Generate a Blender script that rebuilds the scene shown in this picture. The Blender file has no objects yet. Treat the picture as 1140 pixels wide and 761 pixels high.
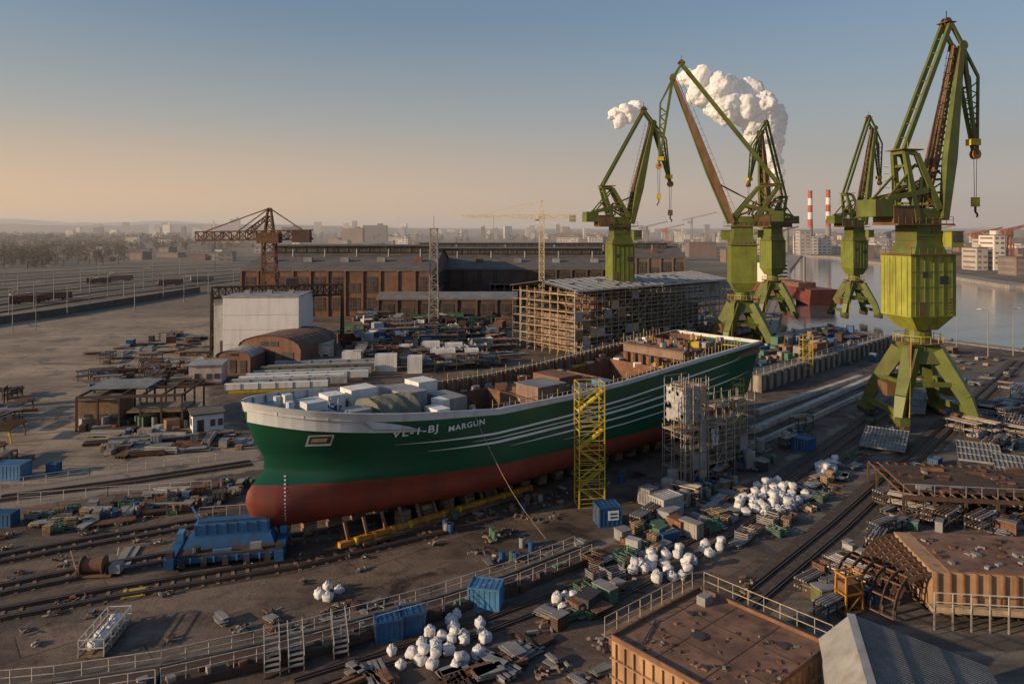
import bpy, bmesh, math, random
import numpy as np
from mathutils import Vector, Matrix, noise
random.seed(7)
R=random.random
def U(a,b): return a+(b-a)*random.random()
scene=bpy.context.scene
F=814.0; H=30.0; HY=255.0
def P(px,py,z=0.0):
    Y=F*(H-z)/(py-HY); return Vector(((px-570)/F*Y,Y,z))
def lerp(a,b,t): return a+(b-a)*t
# ---------------------------------------------------------------- materials
MATS={}
def M(name,col,rough=.75,metal=0.0,var=.3,scale=.6,dirt=None,damt=.35,bump=0.0,streak=True,spec=.4):
    if name in MATS: return MATS[name]
    m=bpy.data.materials.new(name); m.use_nodes=True; nt=m.node_tree; N=nt.nodes; L=nt.links
    b=N['Principled BSDF']; b.inputs['Roughness'].default_value=rough; b.inputs['Metallic'].default_value=metal
    b.inputs['Specular IOR Level'].default_value=spec
    tc=N.new('ShaderNodeTexCoord'); n1=N.new('ShaderNodeTexNoise'); n1.inputs['Scale'].default_value=scale; n1.inputs['Detail'].default_value=8; n1.inputs['Roughness'].default_value=.65
    L.new(tc.outputs['Object'],n1.inputs['Vector'])
    r=N.new('ShaderNodeMapRange'); r.inputs[1].default_value=.3; r.inputs[2].default_value=.7; r.inputs[3].default_value=1-var; r.inputs[4].default_value=1+var
    L.new(n1.outputs['Fac'],r.inputs[0])
    mul=N.new('ShaderNodeVectorMath'); mul.operation='SCALE'; mul.inputs[0].default_value=col; L.new(r.outputs[0],mul.inputs['Scale'])
    out=mul.outputs[0]
    d=dirt if dirt else tuple(c*.35+.02 for c in col)
    mp=N.new('ShaderNodeMapping'); mp.inputs['Scale'].default_value=(1,1,.12 if streak else 1); L.new(tc.outputs['Object'],mp.inputs['Vector'])
    n2=N.new('ShaderNodeTexNoise'); n2.inputs['Scale'].default_value=scale*2.7; n2.inputs['Detail'].default_value=6; L.new(mp.outputs[0],n2.inputs['Vector'])
    r2=N.new('ShaderNodeMapRange'); r2.inputs[1].default_value=.5; r2.inputs[2].default_value=.72; r2.inputs[3].default_value=0; r2.inputs[4].default_value=damt
    L.new(n2.outputs['Fac'],r2.inputs[0])
    mx=N.new('ShaderNodeMix'); mx.data_type='RGBA'; L.new(r2.outputs[0],mx.inputs[0]); L.new(out,mx.inputs[6]); mx.inputs[7].default_value=(*d,1)
    L.new(mx.outputs[2],b.inputs['Base Color'])
    if bump>0:
        bp=N.new('ShaderNodeBump'); bp.inputs['Strength'].default_value=bump; bp.inputs['Distance'].default_value=.1
        L.new(n2.outputs['Fac'],bp.inputs['Height']); L.new(bp.outputs[0],b.inputs['Normal'])
    MATS[name]=m; return m
rustc=(.13,.06,.03)
green=M('crane_green',(.095,.12,.022),.5,dirt=rustc,damt=.65,scale=.3,var=.35)
green2=M('crane_lime',(.27,.28,.04),.55,dirt=(.12,.11,.03),damt=.75,scale=.35,var=.25)
green3=M('crane_mid_green',(.15,.175,.03),.55,dirt=(.09,.08,.03),damt=.6,scale=.35,var=.25)
gbrown=M('crane_brown',(.15,.085,.04),.7,dirt=(.06,.035,.02),damt=.6)
rust=M('rusty_steel',(.17,.085,.05),.85,dirt=(.07,.035,.022),scale=.8,var=.4)
rustd=M('dark_rust',(.07,.042,.03),.85,scale=.8,var=.4)
steel=M('grey_steel',(.23,.225,.22),.6,dirt=(.14,.08,.05),var=.3)
steeld=M('dark_steel',(.045,.045,.048),.7)
galv=M('galvanised_tube',(.34,.31,.27),.5,.3,dirt=(.18,.11,.07))
railm=M('rail_steel',(.12,.085,.07),.5,.5)
raill=M('bright_rail',(.34,.29,.24),.5,.2,damt=.2)
ballast=M('ballast',(.25,.2,.155),.95,dirt=(.12,.09,.065),damt=.7,scale=.3,streak=False)
conc=M('concrete',(.26,.235,.205),.9,dirt=(.1,.08,.06),damt=.6,scale=.5,bump=.2)
concd=M('dark_concrete',(.14,.115,.095),.9,dirt=(.06,.045,.035),damt=.6,scale=.5)
trackbed=M('track_bed',(.06,.045,.035),.9,dirt=(.15,.11,.08),damt=.7,scale=.7,streak=False)
white=M('white_paint',(.7,.69,.66),.6,dirt=(.38,.29,.22),damt=.5,var=.1)
railw=M('railing_paint',(.5,.48,.44),.6,dirt=(.2,.14,.1),damt=.6,var=.15,scale=1.5)
whitew=M('white_wall',(.66,.65,.64),.8,dirt=(.4,.36,.31),damt=.35,var=.08,scale=.3)
bagm=M('white_bag_fabric',(.6,.6,.6),.85,dirt=(.34,.3,.25),damt=.7,scale=1.6,var=.15,streak=False,bump=.4)
sheet=M('grey_sheeting',(.36,.36,.36),.6,dirt=(.2,.19,.17),damt=.7,scale=.8,var=.25,bump=.6)
blue=M('blue_paint',(.02,.085,.2),.5,dirt=(.04,.045,.06),damt=.6,var=.25)
bluel=M('light_blue_paint',(.06,.18,.33),.55,dirt=(.08,.08,.085),damt=.5)
yellow=M('yellow_paint',(.5,.36,.03),.55,dirt=(.2,.12,.03),damt=.5)
orange=M('orange_paint',(.45,.19,.03),.55,dirt=(.14,.07,.03),damt=.6)
olive=M('olive_tarp',(.14,.14,.105),.85,dirt=(.07,.065,.045),bump=.4)
gcrate=M('green_crate',(.06,.14,.085),.6,dirt=(.1,.06,.04),damt=.5)
wood=M('timber',(.23,.155,.095),.85,dirt=(.1,.07,.05),damt=.6,scale=1.5)
woodl=M('light_timber',(.4,.3,.19),.85,dirt=(.2,.15,.1),damt=.5,scale=1.5)
brick=M('brick_wall',(.17,.09,.062),.9,dirt=(.08,.05,.04),damt=.6,scale=.25)
brickd=M('dark_brick',(.11,.07,.055),.9,dirt=(.06,.04,.035),damt=.6,scale=.25)
glass=M('window_glass',(.06,.058,.055),.2,0,var=.6,scale=.4,spec=.6,dirt=(.14,.12,.095),damt=.7)
roofg=M('grey_roof',(.19,.19,.185),.6,dirt=(.11,.09,.075),damt=.6,scale=.3)
roofl=M('light_grey_roof',(.33,.325,.315),.5,.15,dirt=(.2,.16,.12),damt=.6,scale=.3)
roofd=M('dark_roof',(.12,.105,.095),.8,scale=.2)
redp=M('red_paint',(.42,.05,.03),.6)
farA=M('far_wall_pale',(.42,.38,.34),.9,var=.15,scale=.05)
farB=M('far_wall_brown',(.2,.14,.11),.9,var=.2,scale=.05)
farC=M('far_wall_grey',(.22,.205,.2),.9,var=.2,scale=.05)
farD=M('far_wall_bright',(.65,.6,.53),.9,var=.12,scale=.05)
bark=M('bare_branches',(.075,.055,.04),.95)
# ---------------------------------------------------------------- mesh builder
class MB:
    def __init__(s): s.v=[];s.f=[];s.mi=[];s.m=[]
    def mid(s,m):
        if m not in s.m: s.m.append(m)
        return s.m.index(m)
    def poly(s,pts,m):
        i=len(s.v); s.v+= [tuple(p) for p in pts]; s.f.append(tuple(range(i,i+len(pts)))); s.mi.append(s.mid(m))
    def hexa(s,c,m):
        i=len(s.v); s.v+=[tuple(p) for p in c]; k=s.mid(m)
        for f in ((0,3,2,1),(4,5,6,7),(0,1,5,4),(1,2,6,5),(2,3,7,6),(3,0,4,7)):
            s.f.append(tuple(i+j for j in f)); s.mi.append(k)
    def box(s,x,y,z,sx,sy,sz,m,rz=0,tilt=0):
        c,sn=math.cos(rz),math.sin(rz); pts=[]
        for dz in (0,sz):
            for dx,dy in ((-sx/2,-sy/2),(sx/2,-sy/2),(sx/2,sy/2),(-sx/2,sy/2)):
                pts.append((x+dx*c-dy*sn,y+dx*sn+dy*c,z+dz+dx*tilt))
        s.hexa(pts,m)
    def taper(s,p1,p2,w1,d1,w2,d2,m):
        a=Vector(p1);b=Vector(p2); s.hexa([(a.x-w1/2,a.y-d1/2,a.z),(a.x+w1/2,a.y-d1/2,a.z),(a.x+w1/2,a.y+d1/2,a.z),(a.x-w1/2,a.y+d1/2,a.z),
            (b.x-w2/2,b.y-d2/2,b.z),(b.x+w2/2,b.y-d2/2,b.z),(b.x+w2/2,b.y+d2/2,b.z),(b.x-w2/2,b.y+d2/2,b.z)],m)
    def beam(s,p1,p2,w,h,m,w2=None,h2=None):
        a=Vector(p1);b=Vector(p2);d=(b-a)
        if d.length<1e-5: return
        d.normalize(); up=Vector((0,0,1)) if abs(d.z)<.95 else Vector((1,0,0))
        u=d.cross(up).normalized(); v=u.cross(d)
        w2=w2 or w; h2=h2 or h; pts=[]
        for q,ww,hh in ((a,w,h),(b,w2,h2)):
            for x,y in ((-1,-1),(1,-1),(1,1),(-1,1)): pts.append(q+u*(x*ww/2)+v*(y*hh/2))
        s.hexa(pts,m)
    def cyl(s,p1,p2,r,m,n=10,r2=None,cap=True):
        a=Vector(p1);b=Vector(p2);d=(b-a).normalized(); up=Vector((0,0,1)) if abs(d.z)<.95 else Vector((1,0,0))
        u=d.cross(up).normalized(); v=u.cross(d); r2=r if r2 is None else r2; i=len(s.v); k=s.mid(m)
        for q,rr in ((a,r),(b,r2)):
            for j in range(n):
                t=2*math.pi*j/n; s.v.append(tuple(q+u*(rr*math.cos(t))+v*(rr*math.sin(t))))
        for j in range(n):
            j2=(j+1)%n; s.f.append((i+j,i+j2,i+n+j2,i+n+j)); s.mi.append(k)
        if cap:
            s.f.append(tuple(i+j for j in range(n))[::-1]); s.mi.append(k)
            s.f.append(tuple(i+n+j for j in range(n))); s.mi.append(k)
    def truss(s,p1,p2,w1,w2,m,n=8,t=.15,td=.09):
        a=Vector(p1);b=Vector(p2);d=(b-a).normalized(); up=Vector((0,0,1)) if abs(d.z)<.95 else Vector((1,0,0))
        u=d.cross(up).normalized(); v=u.cross(d)
        def c(i,k):
            f=i/n; w=lerp(w1,w2,f)/2; q=a.lerp(b,f); x,y=((-1,-1),(1,-1),(1,1),(-1,1))[k%4]; return q+u*(x*w)+v*(y*w)
        for k in range(4):
            s.beam(c(0,k),c(n,k),t,t,m)
            for i in range(n):
                s.beam(c(i,k),c(i+1,k+1),td,td,m) if i%2 else s.beam(c(i,k+1),c(i+1,k),td,td,m)
                s.beam(c(i,k),c(i,k+1),td,td,m)
    def blob(s,c,r,m,sx=1,sy=1,sz=1,seg=8,rings=5,rough=.15,sq=.6):
        i=len(s.v);k=s.mid(m);sd=Vector((R()*50,R()*50,R()*50)); rot=U(0,1.5); cr,sr=math.cos(rot),math.sin(rot)
        def pw(x): return math.copysign(abs(x)**sq,x)
        for a in range(rings+1):
            th=math.pi*a/rings
            for b in range(seg):
                ph=2*math.pi*b/seg
                x=pw(math.sin(th))*pw(math.cos(ph)); y=pw(math.sin(th))*pw(math.sin(ph)); z=pw(math.cos(th))
                q=1+rough*noise.noise(Vector((x,y,z))*1.7+sd)*2
                x*=sx;y*=sy
                s.v.append((c[0]+(x*cr-y*sr)*r*q,c[1]+(x*sr+y*cr)*r*q,c[2]+z*r*sz*q))
        for a in range(rings):
            for b in range(seg):
                b2=(b+1)%seg; s.f.append((i+a*seg+b,i+(a+1)*seg+b,i+(a+1)*seg+b2,i+a*seg+b2)); s.mi.append(k)
    def build(s,name,loc=(0,0,0),rz=0,smooth=False,parent=None):
        me=bpy.data.meshes.new(name); me.from_pydata(s.v,[],s.f)
        for m in s.m: me.materials.append(m)
        me.polygons.foreach_set('material_index',s.mi)
        if smooth: me.polygons.foreach_set('use_smooth',[True]*len(s.f))
        me.validate(); me.update()
        o=bpy.data.objects.new(name,me); scene.collection.objects.link(o); o.location=loc; o.rotation_euler=(0,0,rz)
        if parent: o.parent=parent
        return o
AX=math.atan2(.648,.761)
def inpoly(p,poly):
    x,y=p; c=False; n=len(poly)
    for i in range(n):
        x1,y1=poly[i][0],poly[i][1]; x2,y2=poly[(i+1)%n][0],poly[(i+1)%n][1]
        if (y1>y)!=(y2>y) and x<(x2-x1)*(y-y1)/(y2-y1)+x1: c=not c
    return c
# ---------------------------------------------------------------- ground
river_px=[(850,386),(862,374),(925,364),(985,376),(1060,380),(1140,390),(1700,455),(1700,345),(1140,318),(1060,306),(1000,294),(930,285),(885,284),(868,300),(866,335)]
river=[P(*q) for q in river_px]
sandy=[P(*q) for q in [(-600,480),(-600,340),(225,322),(240,345),(238,400),(228,440),(250,470),(295,500),(250,530),(-100,545)]]
asph=[P(*q) for q in [(700,762),(860,650),(880,560),(990,470),(1030,420),(1160,398),(1700,460),(1500,900),(700,900)]]
concz=[P(*q) for q in [(-500,620),(-100,560),(280,500),(300,520),(-100,585),(-500,650)]]
path2=[P(*q) for q in [(560,640),(700,585),(850,520),(980,440),(990,448),(870,530),(720,600),(600,660),(470,705),(300,750),(200,780),(150,770),(320,735),(460,690)]]
def axis(lo,hi,st,far_lo,far_hi):
    a=list(np.arange(lo,hi,st)); x=hi; s=st
    while x<far_hi: a.append(x); s*=1.18; x+=s
    a.append(far_hi); x=lo; s=st; b=[]
    while x>far_lo:
        s*=1.18; x-=s; b.append(max(x,far_lo))
    return np.array(b[::-1]+a)
xs=axis(-150,230,1.6,-9000,9000); ys=axis(10,330,1.6,-300,12000)
nx,ny=len(xs),len(ys); gx,gy=np.meshgrid(xs,ys)
def npin(poly,x,y):
    c=np.zeros(x.shape,bool); n=len(poly)
    for i in range(n):
        x1,y1=poly[i][0],poly[i][1]; x2,y2=poly[(i+1)%n][0],poly[(i+1)%n][1]
        if y1==y2: continue
        c^=((y1>y)!=(y2>y))&(x<(x2-x1)*(y-y1)/(y2-y1)+x1)
    return c
def blur(a,n):
    for _ in range(n):
        b=np.pad(a,1,mode='edge'); a=(b[:-2,1:-1]+b[2:,1:-1]+b[1:-1,:-2]+b[1:-1,2:]+b[1:-1,1:-1])/5
    return a
riv=npin(river,gx,gy); gz=np.where(riv,-5.0,0.0)
mr=blur(npin(sandy,gx,gy).astype(float),4); mg=blur(npin(asph,gx,gy).astype(float),3); mb_=blur(np.maximum(npin(concz,gx,gy).astype(float),.6*npin(path2,gx,gy)),1)
far=np.clip((gy-230)/60,0,1)
me=bpy.data.meshes.new('ground'); V=np.stack([gx,gy,gz],-1).reshape(-1,3)
ii=np.arange(nx*ny).reshape(ny,nx); Fq=np.stack([ii[:-1,:-1],ii[:-1,1:],ii[1:,1:],ii[1:,:-1]],-1).reshape(-1,4)
me.from_pydata(V.tolist(),[],Fq.tolist())
ca=me.color_attributes.new('zone','FLOAT_COLOR','POINT'); ca.data.foreach_set('color',np.stack([mr,mg,mb_,far],-1).reshape(-1).astype(np.float32))
gm=bpy.data.materials.new('ground_dirt'); gm.use_nodes=True; nt=gm.node_tree;N=nt.nodes;L=nt.links;b=N['Principled BSDF']
tc=N.new('ShaderNodeTexCoord'); at=N.new('ShaderNodeAttribute'); at.attribute_name='zone'; sep=N.new('ShaderNodeSeparateColor'); L.new(at.outputs['Color'],sep.inputs[0])
def nz(scale,det=8,ro=.6,vec=None,dist=0):
    n=N.new('ShaderNodeTexNoise'); n.inputs['Scale'].default_value=scale; n.inputs['Detail'].default_value=det; n.inputs['Roughness'].default_value=ro; n.inputs['Distortion'].default_value=dist
    L.new(vec or tc.outputs['Object'],n.inputs['Vector']); return n.outputs['Fac']
def mrg(s,a,b_,c,d):
    r=N.new('ShaderNodeMapRange'); L.new(s,r.inputs[0]); 
    for i,v in enumerate((a,b_,c,d)): r.inputs[i+1].default_value=v
    return r.outputs[0]
def mixc(f,a,c):
    x=N.new('ShaderNodeMix'); x.data_type='RGBA'
    if isinstance(f,float): x.inputs[0].default_value=f
    else: L.new(f,x.inputs[0])
    for i,v in ((6,a),(7,c)):
        if isinstance(v,tuple): x.inputs[i].default_value=(*v,1)
        else: L.new(v,x.inputs[i])
    return x.outputs[2]
def mth(op,a,c):
    x=N.new('ShaderNodeMath'); x.operation=op
    for i,v in enumerate((a,c)):
        if isinstance(v,(int,float)): x.inputs[i].default_value=v
        else: L.new(v,x.inputs[i])
    return x.outputs[0]
def mapped(rot,scl):
    mp=N.new('ShaderNodeMapping'); mp.inputs['Rotation'].default_value=(0,0,rot); mp.inputs['Scale'].default_value=scl; L.new(tc.outputs['Object'],mp.inputs['Vector']); return mp.outputs[0]
big=nz(.06,9,.65); mid=nz(.45,8,.7); fine=nz(3.5,6,.7)
slipc=mixc(mrg(big,.42,.58,0,1),(.065,.044,.033),(.18,.13,.095))
slipc=mixc(mrg(mid,.5,.64,0,.85),slipc,(.042,.028,.022))
sandc=mixc(mrg(big,.38,.6,0,1),(.22,.165,.115),(.44,.345,.25)); sandc=mixc(mrg(mid,.5,.68,0,.6),sandc,(.17,.125,.08))
trk=nz(.5,6,.7,mapped(-AX,(.05,1,1)),.4)
trk2=nz(.6,5,.7,mapped(-.5,(.06,1,1)),1.2)
sandc=mixc(mrg(trk2,.52,.62,0,.7),sandc,(.14,.1,.068))
asc=mixc(mrg(trk,.42,.62,0,1),(.09,.075,.065),(.2,.17,.145)); asc=mixc(mrg(mid,.52,.7,0,.7),asc,(.05,.042,.036))
slipc=mixc(mrg(trk,.52,.66,0,.6),slipc,(.21,.16,.12))
br=N.new('ShaderNodeTexBrick'); br.inputs['Scale'].default_value=1; br.inputs['Brick Width'].default_value=7; br.inputs['Row Height'].default_value=3.6; br.inputs['Mortar Size'].default_value=.07; br.inputs['Mortar Smooth'].default_value=.3
br.inputs['Color1'].default_value=(.62,.62,.62,1); br.inputs['Color2'].default_value=(1.35,1.3,1.25,1); br.inputs['Mortar'].default_value=(.35,.3,.28,1); L.new(mapped(-AX,(1,1,1)),br.inputs['Vector'])
vm=N.new('ShaderNodeVectorMath'); vm.operation='MULTIPLY'; L.new(slipc,vm.inputs[0]); L.new(br.outputs['Color'],vm.inputs[1]); slipc=mixc(mrg(nz(.11,5,.6),.42,.58,1,.15),slipc,vm.outputs[0])
def edge(s): return mrg(mth('ADD',s,mth('MULTIPLY',mth('SUBTRACT',mid,.5),1.2)),.4,.6,0,1)
c=mixc(edge(sep.outputs[0]),slipc,sandc); c=mixc(edge(sep.outputs[1]),c,asc); c=mixc(edge(sep.outputs[2]),c,(.27,.22,.17))
c=mixc(at.outputs['Alpha'],c,mixc(mrg(nz(.012,6),.4,.6,0,1),(.085,.075,.045),(.19,.15,.11)))
c=mixc(mrg(fine,.35,.7,0,.45),c,(.04,.03,.023))
stain=nz(.16,5,.6,None,.6); c=mixc(mrg(stain,.57,.66,0,.75),c,(.028,.021,.017))
spk=nz(9,3,.8); c=mixc(mrg(spk,.68,.74,0,.35),c,(.36,.3,.25))
L.new(c,b.inputs['Base Color'])
L.new(mrg(stain,.58,.68,.92,.28),b.inputs['Roughness'])
bp=N.new('ShaderNodeBump'); bp.inputs['Strength'].default_value=.35; bp.inputs['Distance'].default_value=.15; L.new(mth('ADD',fine,mid),bp.inputs['Height']); L.new(bp.outputs[0],b.inputs['Normal'])
me.materials.append(gm); go=bpy.data.objects.new('ground',me); scene.collection.objects.link(go)
# water
wm=bpy.data.materials.new('river_water'); wm.use_nodes=True; nt=wm.node_tree;N=nt.nodes;L=nt.links;b=N['Principled BSDF']
b.inputs['Base Color'].default_value=(.08,.1,.11,1); b.inputs['Roughness'].default_value=.1; b.inputs['Specular IOR Level'].default_value=1.0; b.inputs['IOR'].default_value=1.7
tc=N.new('ShaderNodeTexCoord'); n=N.new('ShaderNodeTexNoise'); n.inputs['Scale'].default_value=.35; n.inputs['Detail'].default_value=5; L.new(tc.outputs['Object'],n.inputs['Vector'])
bp=N.new('ShaderNodeBump'); bp.inputs['Strength'].default_value=.2; bp.inputs['Distance'].default_value=.35; L.new(n.outputs['Fac'],bp.inputs['Height']); L.new(bp.outputs[0],b.inputs['Normal'])
mb=MB(); mb.poly([(-50,150,-1.8),(1800,150,-1.8),(1800,1000,-1.8),(-50,1000,-1.8)],wm)
mb.build('river_water')
mb=MB()
for i in range(len(river)):
    a=river[i];c2=river[(i+1)%len(river)]
    a=a.copy();c2=c2.copy();w=4.5 if a.y<330 else 14
    a.z=c2.z=-2.4; mb.beam(a,c2,w,5.2,conc)
    if a.y<330:
        d=(c2-a); n=int(d.length/9)
        for j in range(n): q=a+d*(j/n); mb.cyl((q.x,q.y,.2),(q.x,q.y,.8),.25,steeld,6)
mb.build('quay_wall')
# ---------------------------------------------------------------- ship
Ls=76.4; B0=Vector((-25.2,68,0)); RZ=math.atan2(.648,.761)
def ip(x,xp,fp): return float(np.interp(x,xp,fp))
def deckz(s): return ip(s,[0,4,12.8,24,35,45,60,76.4],[14.0,13.3,12.2,10.9,10.75,11.1,12.1,13.0])
def wlz(s): return ip(s,[0,12,28,45,76.4],[6.0,5.5,4.8,4.3,4.4])
def keelz(s): return ip(s,[0,58,68,76.4],[1.6,1.6,2.0,3.4])
def stem(z): return ip(z,[1.6,2.2,3.35,4.4,5.3,5.9,6.5,7.1,7.8,8.5,10.1,12,14],[2.7,1.6,.75,.4,.5,.9,1.6,2.1,2.2,2.1,1.25,.5,0])
def half(s,z):
    st=stem(z); k=keelz(s); dz=deckz(s)
    t=s-st
    if t<=0: return 0
    ze=min(1,max(0,(z-4.5)/(dz-4.5)))
    Le=lerp(27,17,ze); p=lerp(1.7,2.6,ze); q=lerp(1.0,.75,ze)
    tt=min(1,t/Le); g=(1-(1-tt)**p)**q
    h=z-k; Bm=8.0 if h>2.2 else 5.8+2.2*math.sqrt(max(0,1-(1-h/2.2)**2))
    b=Bm*g
    bl=math.exp(-((z-3.9)/1.6)**2); b+=1.25*bl*math.sqrt(min(1,t/2.0))*math.exp(-(max(0,t-2)/5)**2)*.8
    e=(s-58)/18.4
    if e>0: b*=1-.32*e*e*(1-ze)**.8
    return b
hullg=M('hull_green',(.008,.085,.043),.3,var=.18,scale=.15,dirt=(.02,.06,.038),damt=.4,spec=.5)
hullr=M('hull_red',(.23,.048,.03),.5,var=.2,scale=.25,dirt=(.11,.043,.03),damt=.7)
hullw=M('hull_white',(.56,.57,.57),.45,var=.1,scale=.3,dirt=(.32,.26,.2),damt=.45)
strp=M('stripe_white',(.78,.79,.78),.4,var=.05,scale=.3,damt=.1)
deckm=M('deck_primer',(.19,.12,.085),.8,dirt=(.09,.055,.04),scale=.4,var=.35,streak=False)
deckg=M('deck_grey',(.27,.27,.275),.7,dirt=(.14,.11,.09),scale=.5,streak=False)
casb=M('casing_brown',(.22,.145,.11),.8,damt=.6)
ship=bpy.data.objects.new('fishing_vessel_hull',None); scene.collection.objects.link(ship); ship.location=B0; ship.rotation_euler=(0,0,RZ)
def hp(s,z,side=-1,off=0): return Vector((s,side*(half(s,z)+off),z))
NU=130; rows=[]
for j in range(9): rows.append(('r',j/8))
for j in range(1,21): rows.append(('g',j/20))
rows.append(('w',.5)); rows.append(('w',1))
def band(s): return ip(s,[0,20,40,76],[.95,.7,.45,.5])
mb=MB()
for side in (-1,1):
    base=len(mb.v)
    for (t,f) in rows:
        for i in range(NU+1):
            u=(i/NU)**1.25; s0=u*Ls; gt=deckz(s0)-band(s0)
            z=lerp(keelz(s0),wlz(s0),f) if t=='r' else lerp(wlz(s0),gt,f) if t=='g' else lerp(gt,deckz(s0),f)
            st=stem(z); s=st+(Ls-st)*u
            mb.v.append((s,side*half(s,z),z))
    for j in range(len(rows)-1):
        m={'r':hullr,'g':hullg,'w':hullw}[rows[j+1][0]]
        for i in range(NU):
            a=base+j*(NU+1)+i; q=(a,a+1,a+NU+2,a+NU+1); q=q if side<0 else q[::-1]
            mb.f.append(q); mb.mi.append(mb.mid(m))
    for j in range(len(rows)-1):
        a=base+j*(NU+1)+NU; b2=a+NU+1; va=mb.v[a];vb=mb.v[b2]
        mb.poly([va,(va[0],0,va[2]),(vb[0],0,vb[2]),vb],{'r':hullr,'g':hullg,'w':hullw}[rows[j+1][0]])
    for i in range(NU):
        a=mb.v[base+i];c2=mb.v[base+i+1]; mb.poly([a,c2,(c2[0],0,c2[2]),(a[0],0,a[2])],hullr)
hull=mb.build('hull_shell',smooth=True,parent=ship)
mb=MB()
NS=80
def dk(s): return deckz(s)-(.75 if s<9 else 1.5 if s<62 else .9)
for i in range(NS):
    s1=.35+(Ls-.6)*i/NS; s2=.35+(Ls-.6)*(i+1)/NS
    for sd in (-1,1):
        a=half(s1,deckz(s1)); c2=half(s2,deckz(s2))
        mb.poly([(s1,sd*(a+.06),deckz(s1)+.01),(s2,sd*(c2+.06),deckz(s2)+.01),(s2,sd*max(0,c2-.28),deckz(s2)+.06),(s1,sd*max(0,a-.28),deckz(s1)+.06)],hullw)
        mb.poly([(s1,sd*max(0,a-.28),deckz(s1)+.06),(s2,sd*max(0,c2-.28),deckz(s2)+.06),(s2,sd*max(0,c2-.28),deckz(s2)-1.8),(s1,sd*max(0,a-.28),deckz(s1)-1.8)],hullw if s1<22 else deckm)
        if i%2==0 and a>1: mb.box(s1,sd*(a-.5),dk(s1),.12,.45,deckz(s1)-dk(s1)-.05,hullw if s1<22 else rust)
    a=half(s1,deckz(s1))-.05; c2=half(s2,deckz(s2))-.05
    m=deckg if s1<15 else deckm
    if not(25<s1<33 or 47<s1<56):
        mb.poly([(s1,-a,dk(s1)),(s2,-c2,dk(s2)),(s2,c2,dk(s2)),(s1,a,dk(s1))],m)
    else:
        for sd in (-1,1): mb.poly([(s1,sd*a,dk(s1)),(s2,sd*c2,dk(s2)),(s2,sd*4.6,dk(s2)),(s1,sd*4.6,dk(s1))],m)
        mb.poly([(s1,-4.7,6),(s2,-4.7,6),(s2,4.7,6),(s1,4.7,6)],rustd)
        for sd in (-1,1): mb.poly([(s1,sd*4.6,dk(s1)+.6),(s2,sd*4.6,dk(s2)+.6),(s2,sd*4.6,6),(s1,sd*4.6,6)],rust)
for s in (25,33,47,56): mb.box(s,0,6,.2,9.2,dk(s)-6+.6,rust)
mb.box(7,0,dk(7),2.2,2.6,.9,hullw); mb.box(5,1.2,dk(5),.8,.8,1.3,hullw); mb.cyl((4.2,-1.2,dk(4)),(4.2,-1.2,dk(4)+1),.35,hullw)
mb.cyl((4.2,1.8,dk(4)),(4.2,1.8,dk(4)+1),.35,hullw); mb.box(10.5,-2.5,dk(10),2.4,2.2,1.1,deckg); mb.box(11,3.6,dk(11),2,2.2,1.6,white)
for k in range(6):
    t=k*1.05; mb.beam((8.5+.9*math.cos(t),-1+.9*math.sin(t),dk(8)),(8.5+.9*math.cos(t),-1+.9*math.sin(t),dk(8)+1.0),.06,.06,railw)
def arch(mbb,s0,s1,y0,y1,z,h,m,n=10):
    ns=6; g=[]
    for j in range(ns+1):
        row=[]
        for i in range(n+1):
            t=math.pi*i/n; k=1-.06*(j%2)
            row.append((lerp(s0,s1,j/ns),(y0+y1)/2-(y1-y0)/2*math.cos(t)*k,z+h*k*max(0,math.sin(t))**.7+.2*noise.noise(Vector((i*.7,j*.9,0)))))
        g.append(row)
    for j in range(ns):
        for i in range(n): mbb.poly([g[j][i],g[j+1][i],g[j+1][i+1],g[j][i+1]],m)
    for j in (0,ns): mbb.poly(g[j],m)
arch(mb,12.6,17.2,-4.2,1.8,dk(14),2.0,olive)
mb.box(14.5,4.2,dk(15),3.2,2.6,2.2,white); mb.box(19,2.2,dk(19),3,5,2.2,deckg); mb.box(22.6,-1,dk(22),2.6,4.2,1.9,steel); mb.box(22.5,4,dk(22),2.6,3,2.8,white)
mb.box(18.8,-4.7,dk(19),1.6,2.4,1.4,whitew); mb.box(20.8,-2.4,dk(20),1.2,1.8,1.7,white)
mb.box(36,-2,dk(36),4.5,4,1.8,casb); mb.box(36,-2,dk(36)+1.8,4.8,4.3,.12,roofg)
mb.box(42,1.5,dk(42),3.6,5,1.5,rust); mb.box(40,-5,dk(40),2,2,1.4,blue); mb.box(44.5,-4.5,dk(44),1.6,2.4,1.2,bluel)
for i in range(5): mb.cyl((57.5+i*.1,-3+i*1.5,dk(58)),(57.5+i*.1,-3+i*1.5,dk(58)+1.5),.5,rust,10)
mb.box(66,0,dk(66),12,11,1.1,casb); mb.box(66,0,dk(66)+1.1,12.6,11.6,.15,deckm)
for k in range(12): mb.box(60.6+k*1,-5.55,dk(66)+.1,.12,.12,1.0,rust)
for i in range(14):
    t=2*math.pi*i/14; mb.beam((66+4*math.cos(t),4*math.sin(t),dk(66)+1.25),(66+4*math.cos(t),4*math.sin(t),dk(66)+2.3),.2,.2,rust)
mb.cyl((66,0,dk(66)+1.25),(66,0,dk(66)+2.2),3.6,rust,20,cap=False)
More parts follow.
